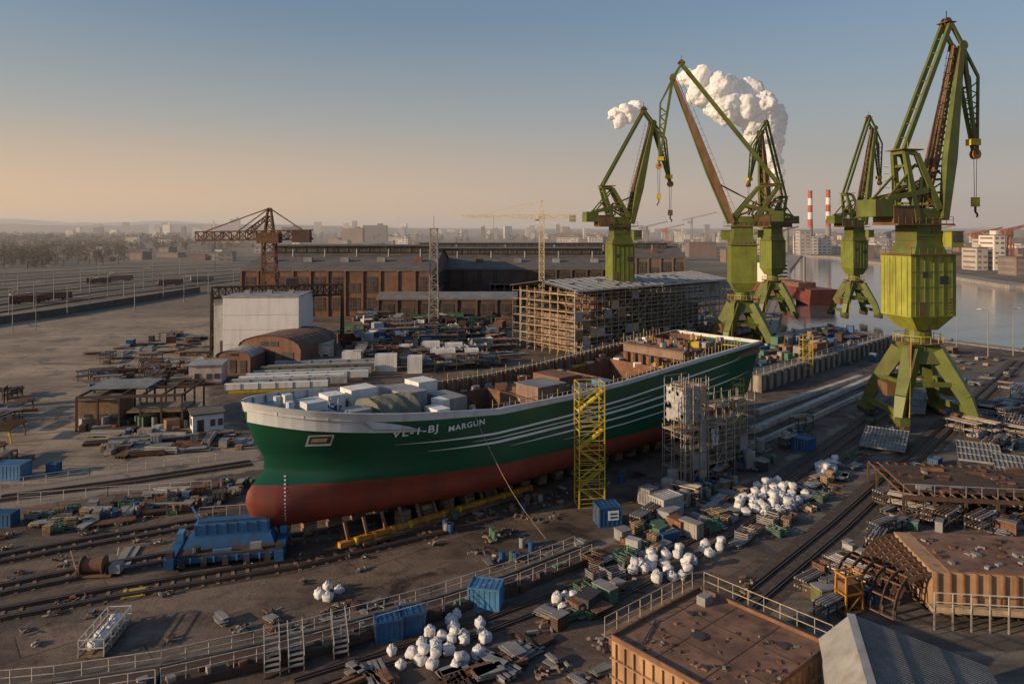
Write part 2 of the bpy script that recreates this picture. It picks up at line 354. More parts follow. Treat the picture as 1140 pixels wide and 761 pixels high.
for i in range(460):
    s=U(9,74); hb=half(s,deckz(s))-1.2; y=U(-hb,hb)
    if (25<s<33 or 47<s<56) and abs(y)<5: continue
    zb=dk(66)+1.26 if 60<s<72 and abs(y)<5.5 else dk(s)
    m=random.choice([steel,rust,white,blue,wood,woodl,galv,yellow,deckg,rustd,rustd,rust,casb]); k=R()
    if k<.55: mb.box(s,y,zb,U(.3,1.4),U(.3,1.2),U(.2,.9),m,U(0,3))
    elif k<.72: mb.cyl((s,y,zb),(s,y,zb+U(.5,1.2)),U(.12,.35),m,8)
    else:
        t=U(0,6.3);l=U(1,3); mb.beam((s,y,zb+.1),(s+l*math.cos(t),y+l*math.sin(t),zb+.1),.12,.12,m)
for i in range(60):
    s=24+i*.8; a=half(s,deckz(s))-.5
    for sd in (-1,1): mb.beam((s,sd*a,dk(s)),(s,sd*a,dk(s)+(1.9 if i%3 else 2.4)),.05,.05,galv if i%2 else yellow)
for i in range(59):
    s=24+i*.8
    for sd in (-1,1): mb.beam((s,sd*(half(s,deckz(s))-.5),dk(s)+1.9),(s+.8,sd*(half(s+.8,deckz(s+.8))-.5),dk(s+.8)+1.9),.05,.05,galv)
mb.build('deck_and_fittings',parent=ship)
mb=MB()
def ribbon(s0,s1,f0,f1,w,m=strp,n=60):
    for i in range(n):
        pts=[]
        for s,k in ((lerp(s0,s1,i/n),0),(lerp(s0,s1,(i+1)/n),0),(lerp(s0,s1,(i+1)/n),1),(lerp(s0,s1,i/n),1)):
            tt=(s-s0)/(s1-s0); ww=w*min(1,tt*6,(1-tt)*6)+.02
            z=lerp(wlz(s),deckz(s)-band(s),lerp(f0,f1,tt))+(k-.5)*ww; pts.append(hp(s,z,-1,.06))
        mb.poly(pts,m)
ribbon(12.5,73,.60,.84,.2); ribbon(16,68,.44,.62,.24); ribbon(26,75,.34,.5,.18); ribbon(21,50,.54,.64,.1); ribbon(34,62,.22,.3,.12)
mb.build('hull_stripes',parent=ship)
def toW(q): return (B0.x+.761*q.x-.648*q.y, B0.y+.648*q.x+.761*q.y)
def findS(px,z):
    best=None
    for i in range(900):
        s=2.6+i*.03; w=toW(hp(s,z)); e=abs(570+F*w[0]/w[1]-px)
        if best is None or e<best[0]: best=(e,s)
    return best[1]
def hulltext(txt,px0,px1,z,hgt):
    cu=bpy.data.curves.new('t','FONT'); cu.body=txt; cu.offset=.02; cu.space_character=1.15; ob=bpy.data.objects.new('t',cu); scene.collection.objects.link(ob)
    bpy.context.view_layer.update(); dg=bpy.context.evaluated_depsgraph_get(); m2=bpy.data.meshes.new_from_object(ob.evaluated_get(dg))
    bpy.data.objects.remove(ob)
    bm=bmesh.new(); bm.from_mesh(m2); bmesh.ops.triangulate(bm,faces=bm.faces)
    X=[v.co.x for v in bm.verts];Yv=[v.co.y for v in bm.verts]; x0,x1,y1=min(X),max(X),max(Yv)
    s0,s1=findS(px0,z),findS(px1,z)
    for v in bm.verts:
        s=lerp(s0,s1,(v.co.x-x0)/(x1-x0)); zz=z+v.co.y/y1*hgt; v.co=hp(s,zz,-1,.2)
    m3=bpy.data.meshes.new('hull_lettering'); bm.to_mesh(m3); m3.materials.append(strp); o=bpy.data.objects.new('hull_lettering',m3); scene.collection.objects.link(o); o.parent=ship
hulltext('VL-1-BJ',434,486,9.95,.72); hulltext('MARGUN',498,538,9.7,.55)
mb=MB()
s0,s1=findS(341,10.1),findS(370,10.1)
def rect(s0,s1,z0,z1,off,m): mb.poly([hp(s0,z0,-1,off),hp(s1,z0,-1,off),hp(s1,z1,-1,off),hp(s0,z1,-1,off)],m)
rect(s0,s1,9.55,10.75,.05,hullw); rect(s0+.15,s1-.15,9.8,10.6,.08,steeld); rect(s0+.3,s1-.5,10.0,10.4,.11,woodl)
for k in range(14):
    z=2.4+k*.32; s=findS(316,z); rect(s,s+.14,z,z+.14,.08,white)
mb.build('anchor_pocket',parent=ship)
mb=MB()
for i in range(26):
    s=4+i*2.7
    for y in (-4.4,0,4.4):
        if half(s,3)<abs(y)+.8 and y!=0: continue
        for k in range(3): mb.box(s,y,k*.52+.02,1.3-.15*(k%2),1.0+.3*(k%2),.48,wood if (i+k)%3 else concd)
mb.build('keel_block_row',B0,RZ)
mb=MB()
mb.box(19,-5.8,.3,24,.55,.5,orange); mb.box(19,-6.7,.2,20,.3,.3,rust)
for k in range(12):
    mb.box(8+k*2,-6.2,.05,.5,1.8,.28,rustd); mb.beam((8+k*2,-5.7,.8),(8+k*2,-4.9,2.2),.25,.25,rust); mb.box(8.6+k*2,-6.15,.35,.25,.5,.6,orange if k%3 else yellow)
mb.build('launching_skid_beam',B0,RZ)
mb=MB()
def W(s,y,z): return Vector((B0.x+.761*s-.648*y,B0.y+.648*s+.761*y,z))
a=W(21,-8.1,11); c2=P(610,602,0.1); pr=a
for k in range(1,17):
    t=k/16; q=a.lerp(c2,t); q.z-=1.2*math.sin(math.pi*t); mb.beam(pr,q,.035,.035,woodl); pr=q
mb.build('mooring_line')
# ---------------------------------------------------------------- rails
def rail(name,pts,gauge=0,strip=2.0,m=trackbed,rw=.1,rh=.16,ties=False,rm=railm):
    mb=MB(); Wp=[P(*q) for q in pts]
    for i in range(len(Wp)-1):
        a,c2=Wp[i],Wp[i+1]; d=(c2-a).normalized(); n=Vector((-d.y,d.x,0))
        if strip: 
            w=strip/2+gauge/2; mb.poly([a-n*w+Vector((0,0,.006)),c2-n*w+Vector((0,0,.006)),c2+n*w+Vector((0,0,.006)),a+n*w+Vector((0,0,.006))],m)
        for g in ((-gauge/2,gauge/2) if gauge else (0,)):
            for k in (-.14,.14): mb.beam(a+n*(g+k)+Vector((0,0,rh/2)),c2+n*(g+k)+Vector((0,0,rh/2)),rw,rh,rm)
        if ties:
            L_=(c2-a).length
            for j in range(int(L_/1.2)):
                if R()<.85: q=a+d*(j*1.2); mb.beam(q-n*(gauge/2+.5)+Vector((0,0,.03)),q+n*(gauge/2+.5)+Vector((0,0,.03)),.28,.05,wood)
    return mb.build(name)
rail('crane_rail_track',[(690,790),(835,668),(935,585),(1135,402)],1.5,2.6)
rail('crane_rail_track',[(330,765),(520,705),(690,640),(860,545),(1010,440)],1.5,2.4)
rail('crane_rail_track',[(640,690),(760,630),(900,540),(985,478)],0,1.0)
rail('slipway_track',[(-40,665),(110,635),(280,605),(420,588)],1.7,1.8,rw=.18,rh=.3,ties=True)
rail('slipway_track',[(-40,692),(120,662),(330,628),(500,588),(640,548)],1.7,1.8,rw=.18,rh=.3,ties=True)
rail('slipway_track',[(-40,630),(100,604),(250,578)],1.7,1.8,rw=.18,rh=.3,ties=True)
rail('slipway_track',[(0,555),(150,535),(280,515)],1.5,1.6)
mb=MB(); pc=M('pale_concrete',(.42,.385,.34),.8,damt=.5)
for q in (((838,482),(978,420)),((842,462),(958,422)),((836,500),(990,428))):
    a,c2=P(*q[0]),P(*q[1]); mb.beam(a+Vector((0,0,.45)),c2+Vector((0,0,.45)),1.0 if q[0][1]<500 else .4,.8,pc)
mb.build('slipway_beam')
mb=MB()
a=P(842,436);c2=P(990,386); d=(c2-a).normalized(); n=Vector((-d.y,d.x,0))
mb.beam(a+Vector((0,0,1.5)),c2+Vector((0,0,1.5)),1.4,3.0,conc)
Ld=(c2-a).length
for i in range(int(Ld/3)):
    q=a+d*(i*3)-n*.9; mb.box(q.x,q.y,0,.5,.5,3.02,concd,math.atan2(d.y,d.x))
    q=a+d*(i*3); mb.beam(q+Vector((0,0,3)),q+Vector((0,0,4.1)),.06,.06,railw)
mb.beam(a+Vector((0,0,4.1)),c2+Vector((0,0,4.1)),.06,.06,railw); mb.beam(a+Vector((0,0,3.6)),c2+Vector((0,0,3.6)),.06,.06,railw)
mb.beam(a+n*8+Vector((0,0,1.5)),c2+n*8+Vector((0,0,1.5)),14,2.9,concd)
for k in range(90):
    q=a+d*U(0,Ld)+n*U(2,13); mb.box(q.x,q.y,2.95,U(.8,4),U(.6,2),U(.4,2.2),random.choice([rust,rustd,steel,gcrate,conc,blue,rust,wood]),AX+U(-.3,.3))
mb.build('dock_wall')
# ---------------------------------------------------------------- cranes
def crane(px,py,slew,jt,ff,at=(-6,42),legw=5.7,bodym=green2,prot=0,bw=1.0):
    base=P(px,py)
    root=bpy.data.objects.new('harbour_crane',None); scene.collection.objects.link(root); root.location=base
    mb=MB(); kx=legw*.84
    for sx in (-1,1):
        for sy in (-1,1):
            kn=(sx*kx,sy*4.4,4.6); mb.beam((sx*legw,sy*5.2,1.4),kn,1.2,1.4,green,1.6,1.8); mb.beam(kn,(sx*1.8,sy*1.8,11.2),1.6,1.8,green,2.2,2.4)
            mb.box(sx*legw,sy*5.2,.95,1.5,3.4,1.0,green)
            mb.box(sx*legw,sy*5.2,.25,.9,4.4,.7,rustd)
            for k in (-1.6,-.5,.6,1.7): mb.cyl((sx*legw-.4,sy*5.2+k,.42),(sx*legw+.4,sy*5.2+k,.42),.4,steeld,10)
        mb.beam((sx*legw,-5.2,2.4),(sx*legw,5.2,2.4),.6,.9,green)
        mb.beam((sx*kx*.8,-3.6,6.4),(sx*kx*.8,3.6,6.4),.5,.6,green)
        mb.box(sx*kx*.96,sy*0,4.2,2.0,3,2.0,gbrown if sx<0 else green)
    for sy in (-1,1): mb.beam((-kx*.8,sy*3.7,6.4),(kx*.8,sy*3.7,6.4),.5,.7,green)
    mb.taper((0,0,9.4),(0,0,12.4),6.2,6.2,4.2,4.2,green)
    mb.cyl((0,0,12.4),(0,0,14.6),2.0,green,16,1.8)
    mb.cyl((0,0,12.4),(0,0,12.5),3.6,gbrown,16)
    for i in range(16):
        t=i*math.pi/8; t2=(i+1)*math.pi/8; p=Vector((3.5*math.cos(t),3.5*math.sin(t),12.5)); q=Vector((3.5*math.cos(t2),3.5*math.sin(t2),12.5))
        mb.beam(p,p+Vector((0,0,1.1)),.07,.07,yellow); mb.beam(p+Vector((0,0,1.1)),q+Vector((0,0,1.1)),.07,.07,yellow)
    mb.beam((-4.6,-5.6,1),(-2.8,-2.8,12.4),.8,.15,gbrown); mb.beam((-4.6,-6,2),(-2.8,-3.2,13.4),.06,.06,yellow)
    mb.build('portal',parent=root,rz=prot)
    mb=MB()
    mb.taper((0,0,14.4),(0,0,16.6),3.8,3.8,7.0*bw,6.0,bodym)
    mb.box(0,0,16.6,7.4*bw,6.2,9.4,bodym)
    for k in range(1,4): mb.box(0,-3.12,16.4+k*2.35,7.42*bw,.1,.1,green3) 
    for k in range(-2,3):
        mb.box(k*1.5*bw,-3.15,16.8,.08,.08,8.9,green3)
        for sx in (-1,1): mb.box(sx*3.72*bw,k*1.2,16.8,.08,.1,8.9,green3)
    mb.box(-2.2,-3.17,16.8,1.0,.06,2.1,gbrown); mb.box(1.8,-3.17,21.6,1.6,.06,1.2,steeld); mb.box(-1.6,-3.17,22.6,1.0,.06,.9,steeld)
    for k in range(5): mb.box(2.6*bw,-3.2,17.2+k*.5,1.2,.05,.1,gbrown)
    mb.box(0,0,26.02,8.2*bw,7.2,.18,gbrown)
    for sx in (-1,1):
        mb.beam((-4.1*bw,sx*3.5,27.2),(4.1*bw,sx*3.5,27.2),.06,.06,green)
        for k in range(7): mb.beam((-4*bw+k*1.33*bw,sx*3.5,26.2),(-4*bw+k*1.33*bw,sx*3.5,27.2),.06,.06,green)
    mb.taper((0,0,26.2),(0,0,28.2),6.0,5.2,4.4,4.4,green)
    mb.box(0,0,28.2,4.6,4.4,5,green)
    for k in range(3): mb.box(0,-2.24,29+k*1.3,4.62,.1,.12,green3)
    mb.box(1.0,-2.26,29.2,1.0,.05,2,gbrown)
    mb.box(-1,0,30.6,10.4,5.6,.25,gbrown)
    for sy in (-1,1):
        for k in range(9): mb.beam((-6+k*1.25,sy*2.7,30.8),(-6+k*1.25,sy*2.7,31.9),.07,.07,gbrown)
        mb.beam((-6,sy*2.7,31.9),(4,sy*2.7,31.9),.07,.07,gbrown); mb.beam((-6,sy*2.7,31.4),(4,sy*2.7,31.4),.05,.05,gbrown)
    mb.box(-4.6,0,30.86,3.6,4.4,2.6,gbrown); mb.box(-4.6,0,33.46,3.9,4.7,.15,green)
    mb.box(3.6,-2.9,27.2,2.2,2,2.4,bodym); mb.box(4.72,-2.9,28,.06,1.7,1.3,glass); mb.box(3.6,-3.92,28,1.8,.06,1.3,glass); mb.box(3.6,-2.9,29.6,2.5,2.3,.12,green)
    atx,atz=at
    for sy in (-1,1):
        mb.beam((2.0,sy*2,33),(atx*.45,sy*1.4,atz-.4),.95,1.0,green,.6,.7); mb.beam((-2,sy*2,31),(atx,sy*1.2,atz),.9,1.0,green,.6,.7)
        mb.beam((atx*.45,sy*1.4,atz-.4),(atx,sy*1.2,atz),.6,.6,green)
        mb.beam((2,sy*2,33),(atx,sy*1.3,atz-4),.4,.4,gbrown); mb.beam((-2,sy*2,33.5),(atx*.45+.8,sy*1.5,atz-4),.35,.35,green)
    for zz in (34,37,39.8):
        f=(zz-31)/(atz-31); xx=lerp(-2,atx,f); mb.beam((xx,-2+f*.7,zz),(xx,2-f*.7,zz),.4,.4,green)
        f=(zz-33)/(atz-33.4); xx=lerp(2,atx*.45,f); mb.beam((xx,-2+f*.6,zz),(xx,2-f*.6,zz),.4,.4,green)
    mb.box((atx*.45+atx)/2,0,atz+.2,4,3.6,.15,gbrown)
    for k in range(4): mb.beam((atx+k*1.1,-1.7,atz+.3),(atx+k*1.1,-1.7,atz+1.4),.06,.06,yellow)
    mb.beam((atx,-1.3,atz),(atx,1.3,atz),.8,.8,green)
    for k in range(9): z=31+k*1.1; mb.box(-3.0-.12*k,2.3,z,.9,.06,.06,gbrown)
    j1,jz=jt; foot=Vector((2.6,0,31.5)); tip=Vector((j1,0,jz))
    for sy in (-1,1):
        mb.beam((0,sy*1.9,36),(-7.2,sy*1.7,34.5),.6,.8,green)
        mb.beam((atx*.5,sy*1.4,40),(-7.2,sy*1.6,34.5),.3,.3,green)
    mb.box(-8.0,0,31.9,3.2,4.2,2.6,green)
    mb.beam((-7,0,34.5),(foot+(tip-foot)*.28),.35,.35,gbrown)
    for sy in (-1,1):
        mm=green if sy<0 else gbrown
        a=foot+Vector((0,sy*2.3,0)); m1=foot.lerp(tip,.35)+Vector((0,sy*1.7,0)); e=tip+Vector((0,sy*.7,0))
        mb.beam(a,m1,1.0,1.1,mm,1.15,1.9); mb.beam(m1,e,1.15,1.9,mm,.6,.8)
    for k in range(1,13):
        f=k/13; q=foot.lerp(tip,f); w=lerp(2.3,.7,f); mb.beam(q+Vector((0,-w,0)),q+Vector((0,w,0)),.3,.35,green)
        f2=(k+1)/13; q2=foot.lerp(tip,f2); w2=lerp(2.3,.7,f2); sg=1 if k%2 else -1
        mb.beam(q+Vector((0,-w*sg,0)),q2+Vector((0,w2*sg,0)),.2,.2,green)
    d=(tip-foot).normalized(); nn=Vector((-d.z,0,d.x))
    mb.beam(foot+nn*1.2,tip+nn*.9,.6,.06,gbrown)
    for k in range(24): q=foot.lerp(tip,k/24)+nn*1.15; mb.beam(q,q+nn*.9,.06,.06,gbrown)
    mb.beam(foot+nn*2.1,tip+nn*1.8,.06,.06,gbrown)
    front=Vector((ff[0],0,ff[1])); horn=tip+(tip-front).normalized()*2.2+Vector((-1.8,0,1.2))
    fd=(front-tip); fn=Vector((fd.z,0,-fd.x)).normalized()
    if fn.x>0: fn=-fn
    for sy in (-1,1):
        a=tip+Vector((0,sy*.9,0)); mb.beam(a,front+Vector((0,sy*.35,0)),.5,.7,green,.35,.4)
        kn=tip.lerp(front,.3)-fn*2.1+Vector((0,sy*.8,0))
        mb.beam(horn+Vector((0,sy*.9,0)),kn,.35,.4,green); mb.beam(kn,front+Vector((0,sy*.35,0)),.35,.35,green)
        mb.beam(horn+Vector((0,sy*.9,0)),a,.5,.5,green); mb.beam(a,kn,.3,.3,green)
        for k in range(1,7):
            q=tip.lerp(front,.3+.1*k); q2=kn.lerp(front,max(0,(k-.5)/7)); mb.beam(Vector((q.x,sy*.6,q.z)),Vector((q2.x,sy*.6,q2.z)),.16,.16,green)
            q3=kn.lerp(front,(k+.5)/7); mb.beam(Vector((q.x,sy*.6,q.z)),Vector((q3.x,sy*.6,q3.z)),.14,.14,green)
    for k in range(8): q=tip.lerp(front,k/8); mb.beam((q.x,-.7,q.z),(q.x,.7,q.z),.18,.18,green)
    for sy in (-1,1): mb.cyl(horn+Vector((0,sy*.25,.35)),horn+Vector((0,sy*.45,.35)),.75,gbrown,14); mb.cyl(front+Vector((0,sy*.2,0)),front+Vector((0,sy*.4,0)),.8,orange,14); mb.cyl(tip+Vector((0,sy*1.0,0)),tip+Vector((0,sy*1.2,0)),.8,green,12)
    mb.beam(horn+Vector((0,0,.8)),horn+Vector((0,0,2.2)),.1,.1,steeld); mb.box(horn.x,0,horn.z+.2,1.8,2.2,.15,gbrown)
    mb.box(front.x-.4,0,front.z+1.4,1.6,1.4,1.0,yellow)
    for sy in (-1,1): mb.beam((atx,sy*.9,atz),horn+Vector((0,sy*.8,0)),.5,.7,green)
    for k in range(1,9):
        q=Vector((atx,0,atz)).lerp(horn,k/9); mb.beam((q.x,-.9,q.z),(q.x,.9,q.z),.16,.16,green)
    hz=front.z-7
    for k in (-.3,.3): mb.cyl(front+Vector((k,0,0)),(front.x+k*.6,0,hz),.06,steeld,4)
    mb.box(front.x,0,hz-1.4,1.1,.7,1.5,yellow); mb.cyl((front.x,0,hz-1.4),(front.x,0,hz-2.2),.18,steeld,6)
    mb.cyl((front.x,0,hz-2.2),(front.x+.45,0,hz-2.7),.16,steeld,6); mb.cyl((front.x+.45,0,hz-2.7),(front.x+.3,0,hz-3.1),.14,steeld,6)
    mb.build('slewing_superstructure',parent=root,rz=math.radians(slew))
    return root
crane(1022,468,14,(7.6,59),(11,42),at=(-3.5,42),bw=1.12)
crane(951,352,15,(8,65),(10.5,46),at=(-4,42),bw=.8,bodym=green3)
crane(826,388,172,(17,68.5),(20.5,46),at=(-9,41),bodym=green3,bw=.85)
crane(690,382,10,(9,58),(14,42),at=(-5,41),bodym=green3,bw=.8)
crane(860,352,200,(5,63),(10,45),at=(-5,41),bodym=green3,bw=.8)
def tower_crane(px,py,top,jl,cl,ang,m):
    b=P(px,py); mb=MB(); s=F/b.y; zt=30+(HY-top)/s
    mb.truss((0,0,0),(0,0,zt),1.8,1.8,m,int(zt/2),.22,.13); mb.box(0,0,0,5,5,.8,conc)
    mb.truss((0,0,zt),(0,0,zt+6),1.6,.3,m,3,.2,.12)
    mb.truss((1,0,zt),(-jl,0,zt),1.6,1.0,m,int(jl/2.2),.2,.13); mb.truss((-1,0,zt),(cl,0,zt),1.6,1.4,m,int(cl/2.2),.2,.13)
    mb.beam((0,0,zt+6),(-jl*.75,0,zt+.6),.12,.12,m); mb.beam((0,0,zt+6),(-jl*.4,0,zt+.6),.12,.12,m); mb.beam((0,0,zt+6),(cl*.9,0,zt+.6),.12,.12,m)
    mb.box(cl*.88,0,zt-2,2.4,1.6,2.4,conc); mb.box(-1.6,1.2,zt-2.4,1.6,1.4,2.2,white)
    mb.beam((-jl*.6,0,zt),(-jl*.6,0,zt-9),.08,.08,steeld)
    mb.build('tower_crane',b,math.radians(ang))
tower_crane(603,345,241,30,13,-5,M('crane_yellow_white',(.65,.54,.32),.5))
b=P(483,365); mb=MB(); mb.truss((0,0,0),(0,0,30),2.8,2.0,galv,16,.28,.17); mb.box(0,0,30,2.6,2.6,.3,steel); mb.beam((0,0,30),(0,0,34),.15,.15,galv); mb.build('lattice_mast',b)
b=P(300,372); mb=MB()
mb.truss((0,0,0),(0,0,26),4.4,3.2,rust,9,.45,.25)
zt=26; mb.box(0,0,zt,6,5,3,rust)
mb.truss((-20,0,zt+2),(12,0,zt+2.4),2.4,2.6,rust,14,.4,.24)
mb.truss((0,0,zt+3),(0,0,zt+10),2.4,.8,rust,3,.4,.24)
for x in (-18,-9,10): mb.beam((0,0,zt+10),(x,0,zt+3.2),.3,.3,rust)
mb.truss((-6,0,zt+3),(0,0,zt+8),1.4,.8,rust,4,.25,.18)
mb.box(9,0,zt+.2,5,3.5,3.6,brickd); mb.beam((-15,0,zt+1),(-15,0,zt-8),.1,.1,steeld)
mb.build('rusty_hammerhead_crane',b,.1)
a=P(236,392);c2=P(381,385); mb=MB(); w=(c2-a).length; zt=14.5
mb.truss((0,0,zt),(w,0,zt),2.6,2.6,rustd,20,.35,.2)
for x in (0,w):
    for sy in (-1,1): mb.beam((x,sy*4,0),(x,sy*1.2,zt),.5,.5,rustd); mb.beam((x,-4,.5),(x,4,.5),.4,.6,rustd)
    for k in (4,8,11): mb.beam((x,-3.2+k*.15,k),(x,3.2-k*.15,k),.25,.25,rustd)
mb.box(w*.6,0,zt+1.3,3,3,2,brickd); mb.build('gantry_crane',a,math.atan2(c2.y-a.y,c2.x-a.x))
# ---------------------------------------------------------------- halls
def hall(name,loc,w,d,eave,ridge,rz=0,wall=brick,roof=roofg,bands=((.25,.6),),mon=True,bay=6):
    mb=MB(); mb.box(w/2,d/2,0,w,d,eave,wall)
    pts=[(0,eave),(d/2,ridge),(d,eave)]
    for (y0,z0),(y1,z1) in zip(pts[:-1],pts[1:]):
        mb.poly([(-.5,y0-(.5 if y0==0 else 0),z0+.12),(w+.5,y0-(.5 if y0==0 else 0),z0+.12),(w+.5,y1+(.5 if y1==d else 0),z1+.12),(-.5,y1+(.5 if y1==d else 0),z1+.12)],roof)
    for x in (0,w): mb.poly([(x,0,eave),(x,d/2,ridge),(x,d,eave)],wall)
    if mon:
        mb.box(w/2,d/2,ridge-.8,w*.92,d*.22,2.4,glass); mb.box(w/2,d/2,ridge+1.6,w*.94,d*.26,.3,roof)
        for i in range(int(w/4)): mb.box(w*.04+i*4,d/2-d*.11-.1,ridge-.6,.3,.2,2.1,roof)
        for k in range(5): mb.box(w*(.1+.2*k),d*.18,lerp(eave,ridge,.36)-.2,3,2,1.8,random.choice([steel,rust,roofl])); mb.cyl((w*(.18+.18*k),d*.3,lerp(eave,ridge,.6)),(w*(.18+.18*k),d*.3,lerp(eave,ridge,.6)+3),.4,steel,8)
    nb=int(w/bay)
    for f0,f1 in bands:
        for i in range(nb):
            if R()<.08: continue
            x=(i+.5)*w/nb; hh=(f1-f0)*(1 if R()<.85 else .6); mb.box(x,-.04,eave*f0,w/nb*.72,.1,eave*hh,glass)
            for k in range(1,5): mb.box(x-w/nb*.36+k*w/nb*.144,-.1,eave*f0,.12,.08,eave*hh,wall)
            for k in range(1,4): mb.box(x,-.1,eave*(f0+hh*k/4),w/nb*.72,.06,.12,wall)
        ns=int(d/bay)
        for i in range(ns):
            y=(i+.5)*d/ns
            for xx in (-.04,w+.04): mb.box(xx,y,eave*f0,.1,d/ns*.7,eave*(f1-f0),glass)
    for i in range(nb+1): mb.box(min(max(i*w/nb,.3),w-.3),-.22,0,.6,.44,eave,wall)
    mb.box(w/2,-.3,eave-.3,w+.6,.4,.3,steel)
    return mb.build(name,loc,rz)
hall('brick_factory_hall',P(268,352),66,70,16,22,0,brick,roofd,((.12,.4),(.5,.85)))
hall('brick_factory_hall',P(466,338),80,60,14,20,0,brickd,roofd,((.15,.45),(.55,.9)))
hall('factory_annex',P(420,356),46,18,7,8.5,0,brickd,roofg,((.25,.75),),mon=False)
hall('factory_annex',P(545,338),60,12,8,9.5,0,brick,roofg,((.2,.75),),mon=False)
hall('long_shed',P(450,322),140,40,16,21,0,farB,roofd,((.4,.85),))
mb=MB(); w,d,h=17.2,16,14.2
mb.box(w/2,d/2,0,w,d,h,whitew); mb.box(w/2,d/2,h,w+.3,d+.3,.3,roofl); mb.box(w/2,-.04,.1,4,.1,4.6,steel); mb.box(w*.15,-.04,.1,1,.1,2.1,steeld)
for k in range(3): mb.box(w/2,-.02,3.4+k*3.4,w-.1,.06,.05,farA)
for k in range(3): mb.box(w*(.2+.3*k),d*.5,h+.3,1.2,1.2,.8,steel)
mb.build('white_workshop',P(248,400),.06)
mb=MB(); pg=M('panel_grey',(.33,.33,.335),.8)  # plain mid-grey, shared by the lean-to, panels, containers and covers
mb.box(3,3,0,6,6,12.4,pg); mb.box(3,-.05,0,3,.1,4,steeld); mb.box(3,3,12.4,6.3,6.3,.25,roofg); mb.build('lean_to_shed',P(238,398))
def barrel(name,loc,w,d,e,h,wall,roof,rz=0):
    mb=MB(); mb.box(w/2,d/2,0,w,d,e,wall); n=10; pr=[(w/2-w/2*math.cos(math.pi*i/n),e+(h-e)*math.sin(math.pi*i/n)) for i in range(n+1)]
    for i in range(n): mb.poly([(pr[i][0],-.3,pr[i][1]+.05),(pr[i+1][0],-.3,pr[i+1][1]+.05),(pr[i+1][0],d+.3,pr[i+1][1]+.05),(pr[i][0],d+.3,pr[i][1]+.05)],roof)
    for y in (-.02,d+.02): mb.poly([(p[0],y,p[1]) for p in pr],wall)
    for x in (.2,.5,.8): mb.box(w*x,-.06,.3,w*.18,.1,e*.75,steeld if x!=.5 else glass)
    mb.box(w/2,-.06,e+.3,w*.3,.1,(h-e)*.4,glass)
    for k in range(1,int(d/2)): 
        for i in range(n): mb.beam((pr[i][0],k*2,pr[i][1]+.08),(pr[i+1][0],k*2,pr[i+1][1]+.08),.1,.06,roof)
    mb.build(name,loc,rz)
barrel('brick_barrel_roof_shed',P(266,408),15,16,4.5,7.0,brick,M('brown_roof',(.13,.08,.06),.8),-.25)
barrel('brick_barrel_roof_shed',P(240,416),7.5,10,3.5,4.9,brick,roofl,-.1)
def office(name,loc,w,d,h,m,rz=0,roof=roofl,over=.3):
    mb=MB(); mb.box(0,0,0,w,d,h,m); mb.box(0,0,h,w+over*2,d+over*2,.2,roof); mb.box(-w*.25,-d/2-.04,.1,.9,.08,2.0,steeld)
    for k in (.05,.3): mb.box(w*k+.4,-d/2-.04,1.0,w*.16,.08,1.0,glass)
    mb.box(-w/2-.04,0,1,.08,d*.4,1,glass); mb.build(name,loc,rz)
office('site_office_shed',P(230,478),4.2,4.5,2.8,whitew,.5,roofd)
office('timber_workshop',P(118,470),6,6,4.2,wood,.15,roofg)
office('timber_workshop',P(190,468),7,4,2.0,rustd,.15,conc)
pk=M('pale_pink_wall',(.5,.4,.35),.85)
office('pale_workshop',P(352,402),7,6,4.2,pk,.1,roofl)
office('pale_workshop',P(232,424),6,6,3.6,pk,.2,roofl)
b=P(85,480); mb=MB()
for x in range(0,16,3):
    for y in (0,6,11): mb.beam((x,y,0),(x,y,5),.25,.25,rustd)
for y in (0,6,11): mb.beam((0,y,5),(15,y,5),.3,.4,rustd); 
for x in range(0,16,3): mb.beam((x,0,5),(x,11,5),.25,.3,rustd)
mb.box(4,8,5.2,9,7,.2,roofg); mb.box(11,3,2.5,8,6,.2,wood)
for k in range(50): mb.box(U(0,15),U(0,11),0,U(.5,2.5),U(.5,2),U(.4,1.8),random.choice([rust,rustd,wood,steel,gcrate,conc]),U(0,3))
mb.build('steel_frame_workshop',b,.12)
# ---------------------------------------------------------------- scaffolding
def scaffold(mb,x0,y0,w,d,h,bx=2.5,lz=2.0,t=.1,m=galv,net=0.0,plank=True,pm=None,my=None):
    pm=pm or wood; nx_=max(1,round(w/bx)); ny_=max(1,round(d/bx)) if my is None else my; nzv=int(h/lz)
    for i in range(nx_+1):
        for j in range(ny_+1): mb.beam((x0+w*i/nx_,y0+d*j/ny_,0),(x0+w*i/nx_,y0+d*j/ny_,h+U(.3,1.5)),t,t,m)
    for k in range(1,nzv+1):
        z=k*h/nzv
        for j in range(ny_+1):
            mb.beam((x0,y0+d*j/ny_,z),(x0+w,y0+d*j/ny_,z),t,t,m)
            if j in(0,ny_): mb.beam((x0,y0+d*j/ny_,z+1),(x0+w,y0+d*j/ny_,z+1),t*.8,t*.8,m)
        for i in range(nx_+1): mb.beam((x0+w*i/nx_,y0,z),(x0+w*i/nx_,y0+d,z),t,t,m)
        if plank:
            for i in range(nx_):
                for j in range(ny_):
                    if R()<.75: mb.box(x0+w*(i+.5)/nx_,y0+d*(j+.5)/ny_,z+.06,w/nx_*.96,d/ny_*.9,.06,pm if R()<.7 else woodl)
        for i in range(nx_):
            if R()<.4: mb.beam((x0+w*i/nx_,y0,z-h/nzv),(x0+w*(i+1)/nx_,y0,z),t*.8,t*.8,m)
            if R()<net: 
                mb.box(x0+w*(i+.5)/nx_,y0-.1,z-h/nzv,w/nx_*.96,.05,h/nzv*.95,random.choice([steel,pg,wood,woodl,steel]))
mb=MB(); W_,D=62,22
